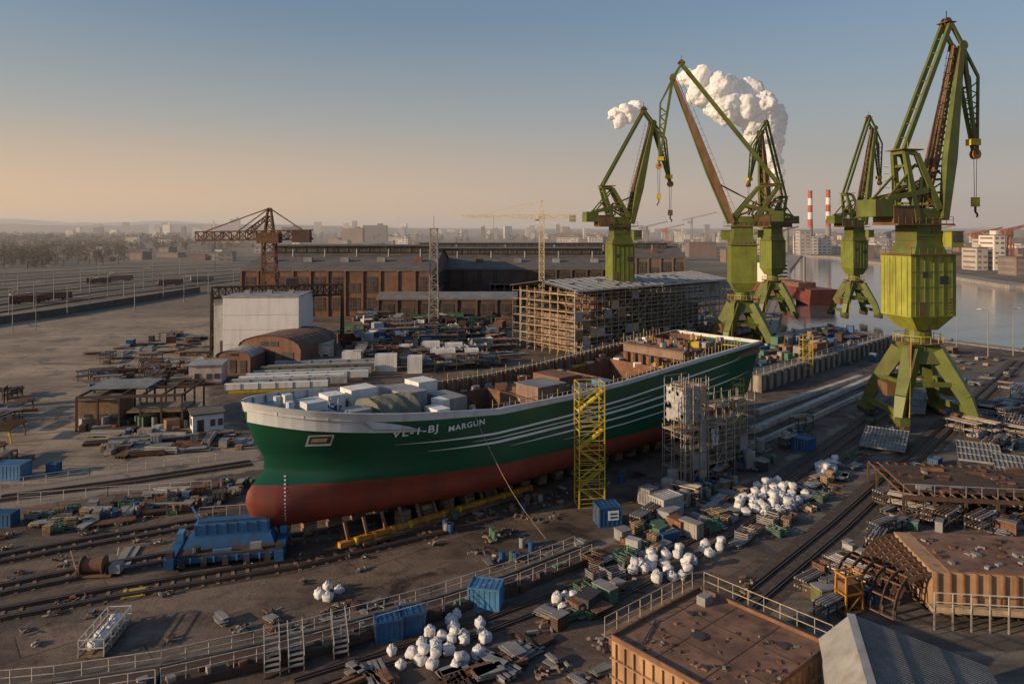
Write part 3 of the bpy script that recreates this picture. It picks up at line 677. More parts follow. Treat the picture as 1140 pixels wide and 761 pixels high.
scaffold(mb,0,0,W_,3,14.5,2.6,2.0,.14,galv,.14,True); scaffold(mb,0,3,3,D-3,14.5,2.6,2.0,.14,woodl,.1,True)
scaffold(mb,0,D-3,W_,3,14.5,3,2.0,.14,galv,.1,True)
mb.box(30,11,0,50,14,9,M('block_primer',(.23,.16,.12),.8)); mb.box(22,11,9,20,12,4,rust); mb.box(45,11,9,10,12,2.5,steel)
for i in range(16): mb.box(6+i*3.2,3.9,1,.3,.3,8,rustd)
for i in range(9): mb.box(5+R()*50,3.8,U(1,7),U(1,3),.2,U(1,2.5),random.choice([pg,steel,steeld]))
ze,zr=15.6,17.4
for (y0,z0),(y1,z1) in (((-1,ze),(D/2,zr)),((D/2,zr),(D+1,ze))):
    mb.poly([(-1,y0,z0),(W_+1,y0,z0),(W_+1,y1,z1),(-1,y1,z1)],roofl); mb.poly([(-1,y0,z0-.25),(W_+1,y0,z0-.25),(W_+1,y1,z1-.25),(-1,y1,z1-.25)],steel)
for i in range(22):
    x=i*W_/21; mb.beam((x,-1,ze+.05),(x,D/2,zr+.05),.14,.12,steel); mb.beam((x,D+1,ze+.05),(x,D/2,zr+.05),.14,.12,steel)
    mb.beam((x,-.8,ze-.4),(x,D/2,zr-.5),.12,.1,galv); mb.beam((x,-.8,ze-1.2),(x,D/2,ze-1.2),.12,.1,galv); mb.beam((x,D/2,zr-.5),(x,D/2,ze-1.2),.12,.1,galv)
mb.beam((-1,-1,ze-.1),(W_+1,-1,ze-.1),.15,.4,railw)
for i in range(40): x=U(0,W_); f=R(); mb.box(x,lerp(-1,D/2,f),lerp(ze,zr,f)+.03,U(1,3),U(.5,2),.05,random.choice([roofg,roofl,roofl,steel]))
mb.build('scaffolded_hall',P(640,398),math.radians(41))
mb=MB(); h=12.4
for x in (0,2.8):
    for y in (0,2.2): mb.beam((x,y,0),(x,y,h+1),.12,.12,yellow)
n=6
for k in range(n+1):
    z=k*h/n
    for y in (0,2.2): mb.beam((0,y,z),(2.8,y,z),.1,.1,yellow); mb.beam((0,y,z+1),(2.8,y,z+1),.07,.07,yellow); mb.beam((0,y,z+.5),(2.8,y,z+.5),.05,.05,yellow)
    for x in (0,2.8): mb.beam((x,0,z),(x,2.2,z),.1,.1,yellow); mb.beam((x,0,z+1),(x,2.2,z+1),.07,.07,yellow)
    if k<n:
        a,c2=(0,2.8) if k%2 else (2.8,0); mb.beam((a,.6,z),(c2,.6,z+h/n),.9,.12,yellow); mb.beam((a,.1,z+1),(c2,.1,z+h/n+1),.07,.07,yellow)
        mb.beam((a,2.2,z),(c2,2.2,z+h/n),.08,.08,yellow)
        mb.box(.4 if k%2 else 2.4,1.6,z+.02,.8,1.1,.08,gbrown)
mb.build('yellow_stair_tower',P(645,566),.15)
mb=MB(); scaffold(mb,0,0,1.6,1.6,7,1.6,1.7,.1,yellow,0); mb.build('yellow_scaffold_tower',P(816,482)); mb=MB(); scaffold(mb,0,0,2,2,7.5,2,1.8,.12,yellow,0); mb.build('yellow_scaffold_tower',P(894,420))
mb=MB(); scaffold(mb,0,0,9,3,6.5,1.5,1.9,.08,galv,.1); scaffold(mb,.5,0,3.6,3.2,11.5,1.4,1.9,.08,galv,.25)
def drape(x0,y0,x1,y1,z0,z1,n=9,sd=0):
    g=[[(lerp(x0,x1,i/n)+.25*noise.noise(Vector((i*.8,j*.7,sd))),lerp(y0,y1,i/n)-.1+.4*noise.noise(Vector((i*.9,j*.35,sd+4))),lerp(z0,z1,j/n)+1.1*noise.noise(Vector((i*.7,j*2,sd+9)))*(j in (0,n))) for i in range(n+1)] for j in range(n+1)]
    for j in range(n):
        for i in range(n):
            if noise.noise(Vector((i*.5,j*.5,sd+20)))<.32: mb.poly([g[j][i],g[j][i+1],g[j+1][i+1],g[j+1][i]],sheet)
drape(.7,.1,3.6,.1,7.4,11.6,10,1); drape(.5,3.0,.5,.3,7.6,11.4,9,3)
drape(4.8,-.05,6.0,-.05,4.2,6.4,6,6)
for k in range(7): mb.beam((.4,-.35,5.8+k*.95),(4.3,-.35,5.8+k*.95),.07,.07,galv)
for k in range(4): mb.beam((.4+k*1.25,-.35,0),(.4+k*1.25,-.35,12.6),.08,.08,galv)
scaffold(mb,8,2,7,3,8,1.5,1.9,.08,galv,.08); scaffold(mb,4.3,2.6,4,1.6,9.5,1.3,1.9,.07,galv,.1)
mb.build('ship_side_scaffold',P(758,545),RZ-.15)
# ---------------------------------------------------------------- containers etc
def container(px,py,L_=6.06,W_=2.44,H_=2.6,m=blue,rz=0.0,z=0,name='shipping_container',logo=False):
    mb=MB(); mb.box(0,0,.12,L_-.1,W_-.1,H_-.2,m)
    for sx in (-1,1):
        for sy in (-1,1): mb.box(sx*(L_/2-.08),sy*(W_/2-.08),0,.16,.16,H_,m)
        mb.box(sx*(L_/2-.06),0,H_-.14,.12,W_-.32,.14,m); mb.box(sx*(L_/2-.06),0,0,.12,W_-.32,.16,m)
    for sy in (-1,1): mb.box(0,sy*(W_/2-.06),H_-.14,L_-.32,.12,.14,m); mb.box(0,sy*(W_/2-.06),0,L_-.32,.12,.16,m)
    n=int(L_/.4)
    for i in range(1,n):
        for sy in (-1,1): mb.box(-L_/2+i*L_/n,sy*(W_/2-.045),.16,.16,.05,H_-.3,m)
    for i in range(1,n): mb.box(-L_/2+i*L_/n,0,H_-.1,.14,W_-.3,.05,m)
    for y in (-.7,-.3,.3,.7): mb.cyl((-L_/2-.0,y*W_/2.44,.2),(-L_/2-.0,y*W_/2.44,H_-.2),.03,galv,5)
    mb.box(-L_/2+.03,0,.16,.06,.04,H_-.3,steeld)
    if logo: mb.box(.3,-W_/2-.0,.7,1.1,.04,.95,white); mb.box(.3,-W_/2-.03,.9,.75,.03,.17,m); mb.box(.3,-W_/2-.03,1.25,.75,.03,.17,m)
    return mb.build(name,P(px,py,z),rz)
A=RZ
for a in [(676,582,2.4,2.2,2.0,blue,A-.5,0,'shipping_container',True),(541,672,2.6,2.0,1.7,bluel,-.2),(458,700,1.9,1.7,1.5,blue,.3),(432,708,2.0,1.6,1.5,blue,.3),
  (13,532,3.4,2.4,1.9,bluel,.05),(60,526,1.3,1.2,1.3,blue,0),(5,584,2.2,1.5,1.4,blue,0),(895,500,2.4,2.2,1.7,blue,A),(1020,528,2.0,1.4,1.2,bluel,A),(1041,518,1.6,1.2,1.0,blue,A),
  (741,572,3.0,2.3,2.1,pg,A-.1),(722,560,1.6,1.6,1.8,steel,A),(1135,440,3,2.2,2,blue,A)]:
    container(*a)
for k,(x,y) in enumerate([(420,352),(432,352),(444,352),(505,345),(519,345),(533,344),(436,345),(395,372),(560,352),(1020,392),(850,412),(760,352),(700,360)]):
    container(x,y,6,2.5,2.6,[bluel,white,blue,white,bluel,white,white,gcrate,steel,blue,bluel,pg,steel][k],U(-.2,.2))
for k in range(70):
    x=U(385,800);y=U(352,394)
    if 565<x<690 and y>340: continue
    container(x,y,random.choice([3,6,6]),2.5,2.6,random.choice([bluel,white,blue,white,white,gcrate,rust,casb,steeld,orange,rust]),U(-.3,.3)+random.choice([0,A,1.57]))
for (x,y,w) in [(493,405,5.5),(430,412,4.5),(505,398,4),(462,414,3),(525,405,3),(392,408,4),(480,396,4),(452,400,3)]:
    container(x,y,w,3,3.4,white,.1,name='white_site_cabin')
mb=MB()
for k in range(9):
    a=P(250+k*8,434-k*3.6,0.6);L_=U(16,26); mb.beam((a.x,a.y,1.2+.1*(k%3)),(a.x+L_,a.y+L_*.18,1.2+.1*(k%3)),1.3,1.0+.3*(k%2),random.choice([white,pg,bagm,olive,pg]))
    mb.beam((a.x+1,a.y-.7,.3),(a.x+L_-1,a.y+L_*.18-.7,.3),.3,.5,rust if k%2 else yellow)
    for j in range(6): mb.beam((a.x+L_*j/6,a.y-.7+L_*j/6*.18,.1),(a.x+L_*j/6,a.y-.7+L_*j/6*.18,1.9),.08,.08,rustd)
mb.build('covered_steel_stack')
# ---------------------------------------------------------------- big bags
def bags(poly,n,smin=.42,smax=.52,stack=.15):
    Wp=[P(*q) for q in poly]; xa=min(p.x for p in Wp);xb=max(p.x for p in Wp);ya=min(p.y for p in Wp);yb=max(p.y for p in Wp); mb=MB(); pl=[]
    tries=0
    while len(pl)<n and tries<4000:
        tries+=1; x,y=U(xa,xb),U(ya,yb)
        if not inpoly((x,y),Wp): continue
        if any((x-q[0])**2+(y-q[1])**2<.75 for q in pl): continue
        pl.append((x,y)); r=U(smin,smax); fl=U(.6,.95); mb.blob((x,y,r*fl*.95),r,bagm,U(.9,1.15),1,fl,16,10,.12,.55)
        for k in range(4):
            t=.78+k*1.57; mb.beam((x+r*.75*math.cos(t),y+r*.75*math.sin(t),r*fl*1.75),(x+r*.25*math.cos(t),y+r*.25*math.sin(t),r*fl*1.85+.22),.05,.03,bagm)
        mb.cyl((x,y,r*fl*1.8),(x+U(-.12,.12),y+U(-.1,.1),r*fl*1.85+.16),.09,bagm,7,.17)
        if R()<stack: mb.blob((x+.2,y+.2,r*2.3),r*.9,bagm,1,1,.75,16,10,.12,.5)
    mb.build('big_bag_pile',smooth=True)
bags([(815,572),(838,540),(870,535),(898,552),(870,575)],38)
bags([(700,640),(715,622),(735,612),(775,628),(768,650),(735,648)],17,.36,.46)
bags([(452,735),(470,700),(510,690),(548,700),(540,735),(500,748)],20,.34,.44,.1)
bags([(608,672),(625,662),(650,672),(645,688),(625,686)],6,.36,.46); bags([(340,660),(352,648),(384,660),(378,672)],4,.36,.44,0)
bags([(435,728),(455,722),(460,745),(440,748)],2,.32,.4); bags([(495,690),(515,682),(520,692),(500,697)],2,.32,.4)
bags([(1040,395),(1060,392),(1062,398),(1045,400)],4); bags([(905,520),(925,512),(935,525),(915,532)],8); bags([(775,615),(800,600),(810,610),(790,620)],5,.34,.42)
b=P(118,712); mb=MB(); mb.box(0,0,.05,1.7,4.6,.15,wood)
for k in range(3):
    for j in (-1,0,1): mb.box(j*.75,0,.2+k*.4,.06,4.6,.06,steel)
for j in range(5):
    for i in (-1,1): mb.beam((i*.85,-2.3+j*1.15,.1),(i*.85,-2.3+j*1.15,1.3),.06,.06,railw)
for z in (.7,1.3):
    for i in (-1,1): mb.beam((i*.85,-2.3,z),(i*.85,2.3,z),.06,.06,railw)
    for j in (-1,1): mb.beam((-.85,j*2.3,z),(.85,j*2.3,z),.06,.06,railw)
for j in range(4): mb.blob((U(-.2,.2),-1.6+j*1.05,.65),.45,bagm,1,1,.8,14,9,.12,.5)
mb.build('steel_cage_pallet',b,.1)
# ---------------------------------------------------------------- generic clutter (masses)
def clutter(name,poly,n,kinds,smax=1.0,rot=A):
    Wp=[P(*q) for q in poly]; xa=min(p.x for p in Wp);xb=max(p.x for p in Wp);ya=min(p.y for p in Wp);yb=max(p.y for p in Wp); mb=MB(); c_=0;t_=0
    while c_<n and t_<n*40:
        t_+=1; x,y=U(xa,xb),U(ya,yb)
        if not inpoly((x,y),Wp): continue
        c_+=1; k=random.choice(kinds); rz=rot+random.choice([0,0,1.57])+U(-.25,.25); c,sn=math.cos(rz),math.sin(rz); s=smax*U(.7,1.15)
        def T(a,b_,z): return (x+a*c-b_*sn,y+a*sn+b_*c,z)
        if k=='crate':
            m=random.choice([gcrate,gcrate,steel,rust,steeld,woodl]); w,d,h=1.5*s,1.1*s,.8*s
            mb.box(x,y,.1,w,d,.08,m,rz)
            for a in (-1,1):
                for b_ in (-1,1): mb.beam(T(a*w/2,b_*d/2,0),T(a*w/2,b_*d/2,h),.09,.09,m)
                for zz in (.35,.6,.85): mb.beam(T(-w/2,a*d/2,h*zz),T(w/2,a*d/2,h*zz),.05,.1,m); mb.beam(T(a*w/2,-d/2,h*zz),T(a*w/2,d/2,h*zz),.05,.1,m)
            for _ in range(4): q=T(U(-.4,.4)*w,U(-.3,.3)*d,0); mb.box(q[0],q[1],.18,.4*s,.35*s,U(.2,.5)*s,random.choice([rust,rustd,steel,galv]),U(0,3))
        elif k=='solid':
            m=random.choice([steel,rust,rustd,gcrate,blue,steeld,conc,pg]); w,d,h=U(.8,2.2)*s,U(.7,1.4)*s,U(.5,1.4)*s
            mb.box(x,y,.08,w,d,h,m,rz); mb.box(x,y,h+.08,w+.08,d+.08,.06,random.choice([m,steel,roofg]),rz)
            for a in (-1,0,1): q=T(a*w*.35,0,0); mb.box(q[0],q[1],.0,.12,d+.06,h+.05,m,rz)
        elif k=='pallet':
            hh=random.randint(1,6)
            for j in range(hh):
                for a in range(4): q=T(0,-.45*s+a*.3*s,0); mb.box(q[0],q[1],j*.17+.08,1.2*s,.18*s,.04,woodl if R()<.4 else wood,rz)
                for a in (-.5,0,.5): q=T(a*s,0,0); mb.box(q[0],q[1],j*.17,.1,1.0*s,.08,wood,rz)
        elif k=='pipes':
            m=random.choice([rust,galv,rustd,steel,steel]); l=U(3,6)*s; r=U(.08,.18)
            for j in range(random.randint(4,9)):
                o=(j%4)*r*2.1-.3; zz=r+(j//4)*r*1.9+.12; e=U(-.3,.3); mb.cyl(T(-l/2+e,o,zz),T(l/2+e,o,zz),r,m,7)
            for a in (-.35,.35): mb.beam(T(a*l,-.6,.06),T(a*l,.8,.06),.12,.12,wood)
        elif k=='beams':
            m=random.choice([rust,rustd,steel]); l=U(3,7)*s
            for j in range(random.randint(2,5)):
                o=j*.4-.6+U(-.05,.05); 
                mb.beam(T(-l/2,o,.12),T(l/2,o,.12),.26,.03,m); mb.beam(T(-l/2,o,.38),T(l/2,o,.38),.26,.03,m); mb.beam(T(-l/2,o,.25),T(l/2,o,.25),.04,.24,m)
        elif k=='plates':
            m=random.choice([rust,rustd,steel,roofg,roofg]); 
            for j in range(random.randint(2,6)): mb.box(x+U(-.15,.15),y+U(-.15,.15),.08+j*.09,U(1.8,3)*s,U(.7,1.5)*s,.05,m if R()<.7 else steel,rz+U(-.15,.15))
        elif k=='drum':
            for j in range(random.randint(1,4)):
                q=T(U(-.9,.9),U(-.7,.7),0); m=random.choice([blue,rust,steel,gcrate]); mb.cyl((q[0],q[1],.02),(q[0],q[1],.9),.3,m,10); 
                for zz in (.3,.6): mb.cyl((q[0],q[1],zz),(q[0],q[1],zz+.03),.32,m,10)
        elif k=='scrap':
            for j in range(9):
                q=T(U(-1.2,1.2)*s,U(-1,1)*s,U(.05,.3)); t=U(0,6.3); l=U(.3,1.4)*s; mb.beam(q,(q[0]+l*math.cos(t),q[1]+l*math.sin(t),U(.03,.3)),U(.05,.25),U(.03,.2),random.choice([rust,rustd,steel,galv,wood,rust,steeld]))
        elif k=='tank':
            r=.7*s; mb.cyl(T(0,0,.1),T(0,0,2.0*s),r,random.choice([steel,galv]),16); mb.cyl(T(0,0,2.0*s),T(0,0,2.2*s),r,steel,16,r*.5)
            for a in range(4): mb.beam(T(r*.8*math.cos(a*1.57),r*.8*math.sin(a*1.57),0),T(r*.8*math.cos(a*1.57),r*.8*math.sin(a*1.57),.5),.1,.1,steeld)
        elif k=='rack':
            w,d,h=3*s,1.6*s,1.6*s
            for a in (-1,0,1):
                for b_ in (-1,1): mb.beam(T(a*w/2,b_*d/2,0),T(a*w/2,b_*d/2,h),.1,.1,steeld)
                for zz in (.4,.9): mb.beam(T(a*w/2,-d/2,h*zz),T(a*w/2,d/2,h*zz),.1,.1,steeld)
            for zz in (.43,.93):
                for j in range(5): mb.cyl(T(-w*.6,-d*.4+j*d*.2,h*zz+.1),T(w*.6,-d*.4+j*d*.2,h*zz+.1),.09,random.choice([rust,galv,steel]),6)
        elif k=='trestle':
            w,h=U(3,7)*s,U(1,2.2)*s
            for a in (-1,1):
                for b_ in (-1,1): mb.beam(T(a*w/2,b_*1.1,0),T(a*w/2,b_*.9,h),.16,.16,random.choice([rust,yellow,rustd]))
                mb.beam(T(a*w/2,-1.1,h),T(a*w/2,1.1,h),.18,.18,rust)
            mm=random.choice([rust,rustd,steel]); mb.beam(T(-w/2-.4,0,h+.15),T(w/2+.4,0,h+.15),2.4,.12,mm)
            for j in range(5): mb.beam(T(-w/2+j*w/4,-1.1,h+.4),T(-w/2+j*w/4,1.1,h+.4),.08,.4,mm)
    return mb.build(name)
clutter('stored_crates',[(690,600),(760,570),(830,545),(815,585),(760,612),(680,640),(650,650),(655,625)],56,['crate','solid','crate','plates','pallet'],1.0)
clutter('yard_clutter',[(640,660),(700,632),(700,655),(660,690),(600,705),(560,720)],30,['crate','solid','scrap','plates'],.9)
clutter('yard_clutter',[(860,575),(950,500),(960,515),(880,590),(800,620),(770,640)],40,['crate','scrap','plates','crate','pallet'],1.0)
clutter('ship_side_materials',[(700,565),(770,525),(850,500),(900,470),(905,490),(830,540),(770,565),(705,590)],80,['solid','crate','tank','scrap','drum','pallet','rack'],1.0)
clutter('ship_side_materials',[(520,600),(620,572),(640,590),(560,640),(500,630)],12,['scrap','drum','scrap'],.6)
clutter('under_hull_equipment',[(400,592),(640,545),(700,530),(700,545),(640,566),(420,606)],26,['scrap','drum','scrap','solid'],.5)
clutter('steel_plate_stack',[(490,752),(560,728),(610,700),(620,712),(560,745),(520,770)],26,['plates','beams'],.7)
clutter('steel_offcuts',[(380,748),(430,735),(440,765),(380,765)],9,['plates','beams','scrap'],.6)
clutter('workshop_materials',[(395,352),(560,352),(565,400),(520,412),(400,408)],300,['trestle','solid','beams','plates','rack','pipes','crate','solid'],1.8,.2)
clutter('workshop_materials',[(690,392),(800,372),(840,378),(838,400),(700,402)],80,['trestle','solid','plates','crate'],1.7)
clutter('workshop_materials',[(400,335),(680,330),(680,350),(400,352)],160,['trestle','solid','plates','beams'],2.4,0)
clutter('yard_materials',[(90,395),(215,370),(235,395),(225,430),(100,432)],110,['solid','plates','pallet','beams','pipes','rack'],1.3,.3)
clutter('yard_materials',[(30,575),(280,535),(270,560),(40,598)],70,['solid','crate','pallet','plates','pipes','drum'],.85,.2)
clutter('yard_materials',[(110,478),(260,480),(275,500),(120,510)],60,['beams','pallet','pipes','solid','plates'],1.1,.2)
clutter('yard_materials',[(-40,440),(20,440),(20,520),(-40,530)],20,['beams','trestle','rack'],1.2,.2)
clutter('slipway_debris',[(0,590),(260,545),(640,600),(500,680),(60,740),(-40,700)],60,['scrap'],.35)
clutter('slipway_debris',[(200,700),(420,660),(640,600),(660,610),(460,690),(230,740)],30,['scrap','scrap','plates'],.45)
clutter('quayside_equipment',[(560,770),(690,690),(830,640),(850,660),(700,770)],26,['scrap','plates','scrap'],.5)
clutter('quayside_equipment',[(965,460),(1050,400),(1120,398),(1135,410),(1020,500),(975,510)],36,['scrap','solid','crate','plates'],.9)
clutter('steel_storage_racks',[(1060,470),(1150,425),(1170,480),(1110,505),(1060,490)],60,['beams','pipes','rack','plates'],1.2)
clutter('steel_storage_racks',[(1005,545),(1150,560),(1160,595),(990,590),(975,565)],60,['rack','beams','plates','scrap','solid'],.95)
clutter('steel_storage_racks',[(900,640),(985,590),(1010,640),(960,690),(905,700)],32,['rack','solid','crate','scrap'],.85)
clutter('quay_materials',[(860,395),(1000,380),(1130,398),(1010,420),(900,400)],50,['scrap','solid','plates','crate'],1.2)
# ---------------------------------------------------------------- guard railing and low retaining wall, steps
pts=[P(*q) for q in [(-90,782),(60,768),(180,750),(330,716),(480,674),(560,648),(640,616)]]
mb=MB(); mw=MB()
for a,c2 in zip(pts[:-1],pts[1:]):
    d=c2-a; n=max(2,int(d.length/1.3)); dn=d.normalized(); nn=Vector((-dn.y,dn.x,0))
    mw.beam(a+Vector((0,0,.35)),c2+Vector((0,0,.35)),.5,.72,concd); mw.beam(a-nn*1.3+Vector((0,0,.3)),c2-nn*1.3+Vector((0,0,.3)),2.1,.5,rustd)
    for j in range(int(n*1.6)): q=a+d*R()-nn*U(1.4,2.2); mw.box(q.x,q.y,.5,U(.2,.7),U(.2,.6),U(.1,.5),random.choice([rust,rustd,steel,conc,gcrate,rustd]),AX)
    for off in (0,-2.2):
        for j in range(n+1):
            q=a+d*(j/n)+nn*off; mb.beam(q+Vector((0,0,.5)),q+Vector((U(-.04,.04),0,1.6)),.045,.045,railw)
        for z in (1.1,1.6): mb.beam(a+nn*off+Vector((0,0,z)),c2+nn*off+Vector((0,0,z)),.045,.045,railw)
mw.build('retaining_wall'); mb.build('guard_railing')
for (x,y) in [(302,742),(376,722),(328,736)]:
    mb=MB(); n=7
    for k in range(n): mb.box(0,-k*.32,1.5-k*.2,1.0,.3,.05,steel)
    for sx in (-.5,.5):
        mb.beam((sx,0,1.5),(sx,-n*.32,.05),.06,.2,rust); mb.beam((sx,0,2.5),(sx,-n*.32,1.05),.05,.05,railw)
        for k in range(0,n+1,3): mb.beam((sx,-k*.32,1.5-k*.2),(sx,-k*.32,2.5-k*.2),.05,.05,railw)
    mb.build('steel_steps',P(x,y-8),.35)
for pp in ([(240,512),(100,530),(0,545)],[(20,560),(120,552),(235,545)],[(1140,470),(1060,458)]):
    mb=MB(); Wp=[P(*q) for q in pp]
    for a,c2 in zip(Wp[:-1],Wp[1:]):
        d=c2-a;n=int(d.length/2)
        for j in range(n+1): mb.beam(a+d*(j/n),a+d*(j/n)+Vector((0,0,1.1)),.05,.05,railw)
        for z in (.6,1.1): mb.beam(a+Vector((0,0,z)),c2+Vector((0,0,z)),.05,.05,railw)
    mb.build('site_fence')
# ---------------------------------------------------------------- blue launching cradle
mb=MB()
mb.box(0,0,.5,8.6,4.4,.5,blue); mb.box(0,-1.2,1.02,8.2,1.9,.06,rustd)
for k in range(5): mb.box(-3.6+k*1.8,-2.25,.2,.5,.3,.75,steeld)
mb.hexa([(-4.0,-.6,1.0),(4.0,-.6,1.0),(4.0,1.6,1.0),(-4.0,1.6,1.0),(-3.6,-.1,1.9),(3.6,-.1,1.9),(3.6,1.6,1.9),(-3.6,1.6,1.9)],blue)
mb.box(.1,1.2,1.9,6.6,1.3,.9,bluel); mb.box(.1,1.2,2.8,6.0,1.0,.25,blue)
for k in range(8): mb.box(-3.1+k*.9,.5,1.9,.12,.14,.9,blue)
for k in range(9): mb.box(-3.9+k*.97,-2.26,.5,.14,.12,.5,bluel)
for sx in (-1,1):
    mb.box(sx*4.6,0,.3,.8,5.6,.9,blue); mb.box(sx*4.6,-2.2,1.2,.6,.6,.5,steeld); mb.box(sx*4.6,1.8,1.2,.6,1.2,.7,bluel)
    for k in (-2,-.7,.7,2): mb.cyl((sx*4.6-.45,k,.32),(sx*4.6+.45,k,.32),.3,steeld,10)
mb.box(2.5,-1.6,1.1,1.0,.5,.6,steel); mb.cyl((-2.6,-1.3,1.1),(-2.6,-1.3,1.6),.35,steeld,12); mb.box(-.4,-1.5,1.1,1.6,.3,.2,bluel)
mb.beam((-3,1.5,3.0),(-3.6,1.6,4.2),.15,.15,bluel); mb.cyl((-3.2,-2.0,1.15),(3.2,-2.0,1.15),.1,steeld,6)
for k in range(6): mb.beam((-3+k*1.2,1.7,3.05),(-3+k*1.2,1.7,4.0),.05,.05,railw)
mb.beam((-3,1.7,4.0),(3,1.7,4.0),.05,.05,railw)
mb.build('launching_cradle',P(256,618),.2)
mb=MB(); mb.box(0,0,.02,1.8,1.5,.08,yellow); mb.box(0,.0,.1,1.7,.1,.05,yellow); mb.box(-.7,0,.1,.06,1.4,.05,yellow); mb.box(.7,0,.1,.06,1.4,.05,yellow); mb.build('yellow_steel_plate',P(150,660),.3)
mb=MB(); mb.box(0,0,.02,1.4,5,.1,conc); mb.box(0,0,.12,.1,5,.08,steel); mb.build('steel_ramp_plate',P(140,622),.25)
mb=MB(); mb.box(0,0,.1,3.4,1.4,.15,rust); mb.cyl((-.8,0,.9),(.8,0,.9),.55,rust,14)
for x in (-.9,.9): mb.cyl((x-.05,0,.9),(x+.05,0,.9),.8,rust,14)
for x in (-1.2,1.2): mb.beam((x,-.6,.2),(x,0,1.0),.15,.15,steeld); mb.beam((x,.6,.2),(x,0,1.0),.15,.15,steeld)
mb.box(1.9,0,.25,.9,.9,.7,steel); mb.beam((-1.6,.5,.2),(-2.1,.5,2.0),.1,.1,woodl); mb.beam((1.6,.5,.2),(1.9,.5,2.1),.1,.1,railw); mb.build('winch_unit',P(104,640),.1)
# ---------------------------------------------------------------- right side objects
def ribpanel(px,py,w,d,rz,tilt,z0,name='ribbed_steel_panel'):
    mb=MB()
    def zz(y): return z0+y*tilt
    mb.hexa([(-w/2,-d/2,zz(-d/2)),(w/2,-d/2,zz(-d/2)),(w/2,d/2,zz(d/2)),(-w/2,d/2,zz(d/2))]+[(-w/2,-d/2,zz(-d/2)+.08),(w/2,-d/2,zz(-d/2)+.08),(w/2,d/2,zz(d/2)+.08),(-w/2,d/2,zz(d/2)+.08)],roofg)
    n=int(w/.45)
    for i in range(n+1): x=-w/2+i*w/n; mb.beam((x,-d/2,zz(-d/2)+.15),(x,d/2,zz(d/2)+.15),.06,.14,steel)
    for y in (-d/2,-d/6,d/6,d/2): mb.beam((-w/2,y,zz(y)+.15),(w/2,y,zz(y)+.15),.07,.16,steel)
    for x in (-w/2+.2,w/2-.2):
        for y in (-d/2+.3,0,d/2-.3): mb.beam((x,y,0),(x,y,zz(y)),.2,.2,rustd)
    mb.build(name,P(px,py),rz)
ribpanel(985,496,5.5,7.5,RZ-1.57+.3,.12,.9); ribpanel(1012,456,5,8,RZ-1.57+.3,.2,1.2)
ribpanel(1090,528,4.6,6,-.5,.12,2.6); ribpanel(1133,545,4.6,6,-.5,.12,2.6)
b=P(1095,570); mb=MB()
for x in range(-9,10,3):
    for y in (-3,1,5,8): mb.beam((x,y,0),(x,y,2.3),.25,.25,rustd)
for y in (-3,1,5,8): mb.beam((-9,y,2.2),(12,y,2.2),.3,.4,rustd)
for x in range(-9,13): mb.beam((x,-3,2.45),(x,8,2.45),.12,.15,rust)
mb.box(1,2.5,2.5,18,9,.06,rustd)
for k in range(14): mb.beam((-9+k*1.5,-3,2.5),(-9+k*1.5,-3,3.6),.06,.06,steel)
mb.beam((-9,-3,3.6),(10.5,-3,3.6),.06,.06,steel)
for k in range(40): mb.box(U(-8,9),U(-2,6.5),2.56,U(.3,2.4),U(.2,.8),U(.05,.4),random.choice([rust,rustd,steel,galv,rustd]),U(-.3,.3))
mb.build('steel_assembly_platform',b,-.15)
plate=M('rusted_plate',(.2,.11,.07),.8,dirt=(.07,.043,.033),damt=.95,scale=.35,var=.4,streak=False,bump=.3)
tan=M('primed_plate',(.36,.22,.12),.8,dirt=(.14,.075,.045),damt=.8,scale=.4)
mb=MB(); w=9.6; h=3.7
mb.box(0,0,.3,w,w,h-.4,tan); mb.box(0,0,h-.1,w+.1,w+.1,.1,plate)
for sx in (-1,1): mb.beam((sx*w/2,-w/2,h+.12),(sx*w/2,w/2,h+.12),.1,.24,rust); mb.beam((-w/2,sx*w/2,h+.12),(w/2,sx*w/2,h+.12),.1,.24,rust)
for k in range(13):
    x=-w/2+.4+k*(w-.8)/12
    mb.box(-w/2-.08,x,.3,.16,.08,h-.5,tan); mb.box(x,-w/2-.08,.3,.08,.16,h-.5,tan)
    mb.box(w/2+.35,x,h-.8,.7,.06,.7,rust)
    mb.box(x,w/2+.3,h-.8,.06,.6,.7,rust)
for zz in (1.3,2.5): mb.box(-w/2-.1,0,zz,.25,w,.06,tan); mb.box(0,-w/2-.1,zz,w,.25,.06,tan)
for (x,y,r) in ((-.5,1.2,.5),(2.6,-2.9,.4),(-3,-1,.2),(1.5,3.2,.28)):
    mb.cyl((x,y,h),(x,y,h+.1),r,rustd,20); mb.cyl((x,y,h+.1),(x,y,h+.11),r*.85,steeld,20)
for k in (-1.6,1.6): mb.box(k,0,h+.0,.05,w-.3,.02,rustd); mb.box(0,k,h+.0,w-.3,.05,.022,rustd)
for k in range(9): 
    y=-w/2+k*w/8
    mb.beam((w/2+.6,y,h-.2),(w/2+.6,y,h+1.1),.05,.05,woodl if k%2 else steel); mb.beam((y,w/2+.6,h-.2),(y,w/2+.6,h+1.1),.05,.05,woodl if k%2 else steel)
for zz in (.5,1.1): mb.beam((w/2+.6,-w/2,h+zz),(w/2+.6,w/2,h+zz),.05,.05,woodl); mb.beam((-w/2,w/2+.6,h+zz),(w/2,w/2+.6,h+zz),.05,.05,woodl)
mb.box(w/2+.45,0,h-.15,.9,w,.05,wood); mb.box(0,w/2+.45,h-.15,w,.9,.05,wood)
for k in range(4):
    for q in (-1,1): mb.box(q*3.5,-w/2+1+k*2.5,0,.8,.8,.3,wood)
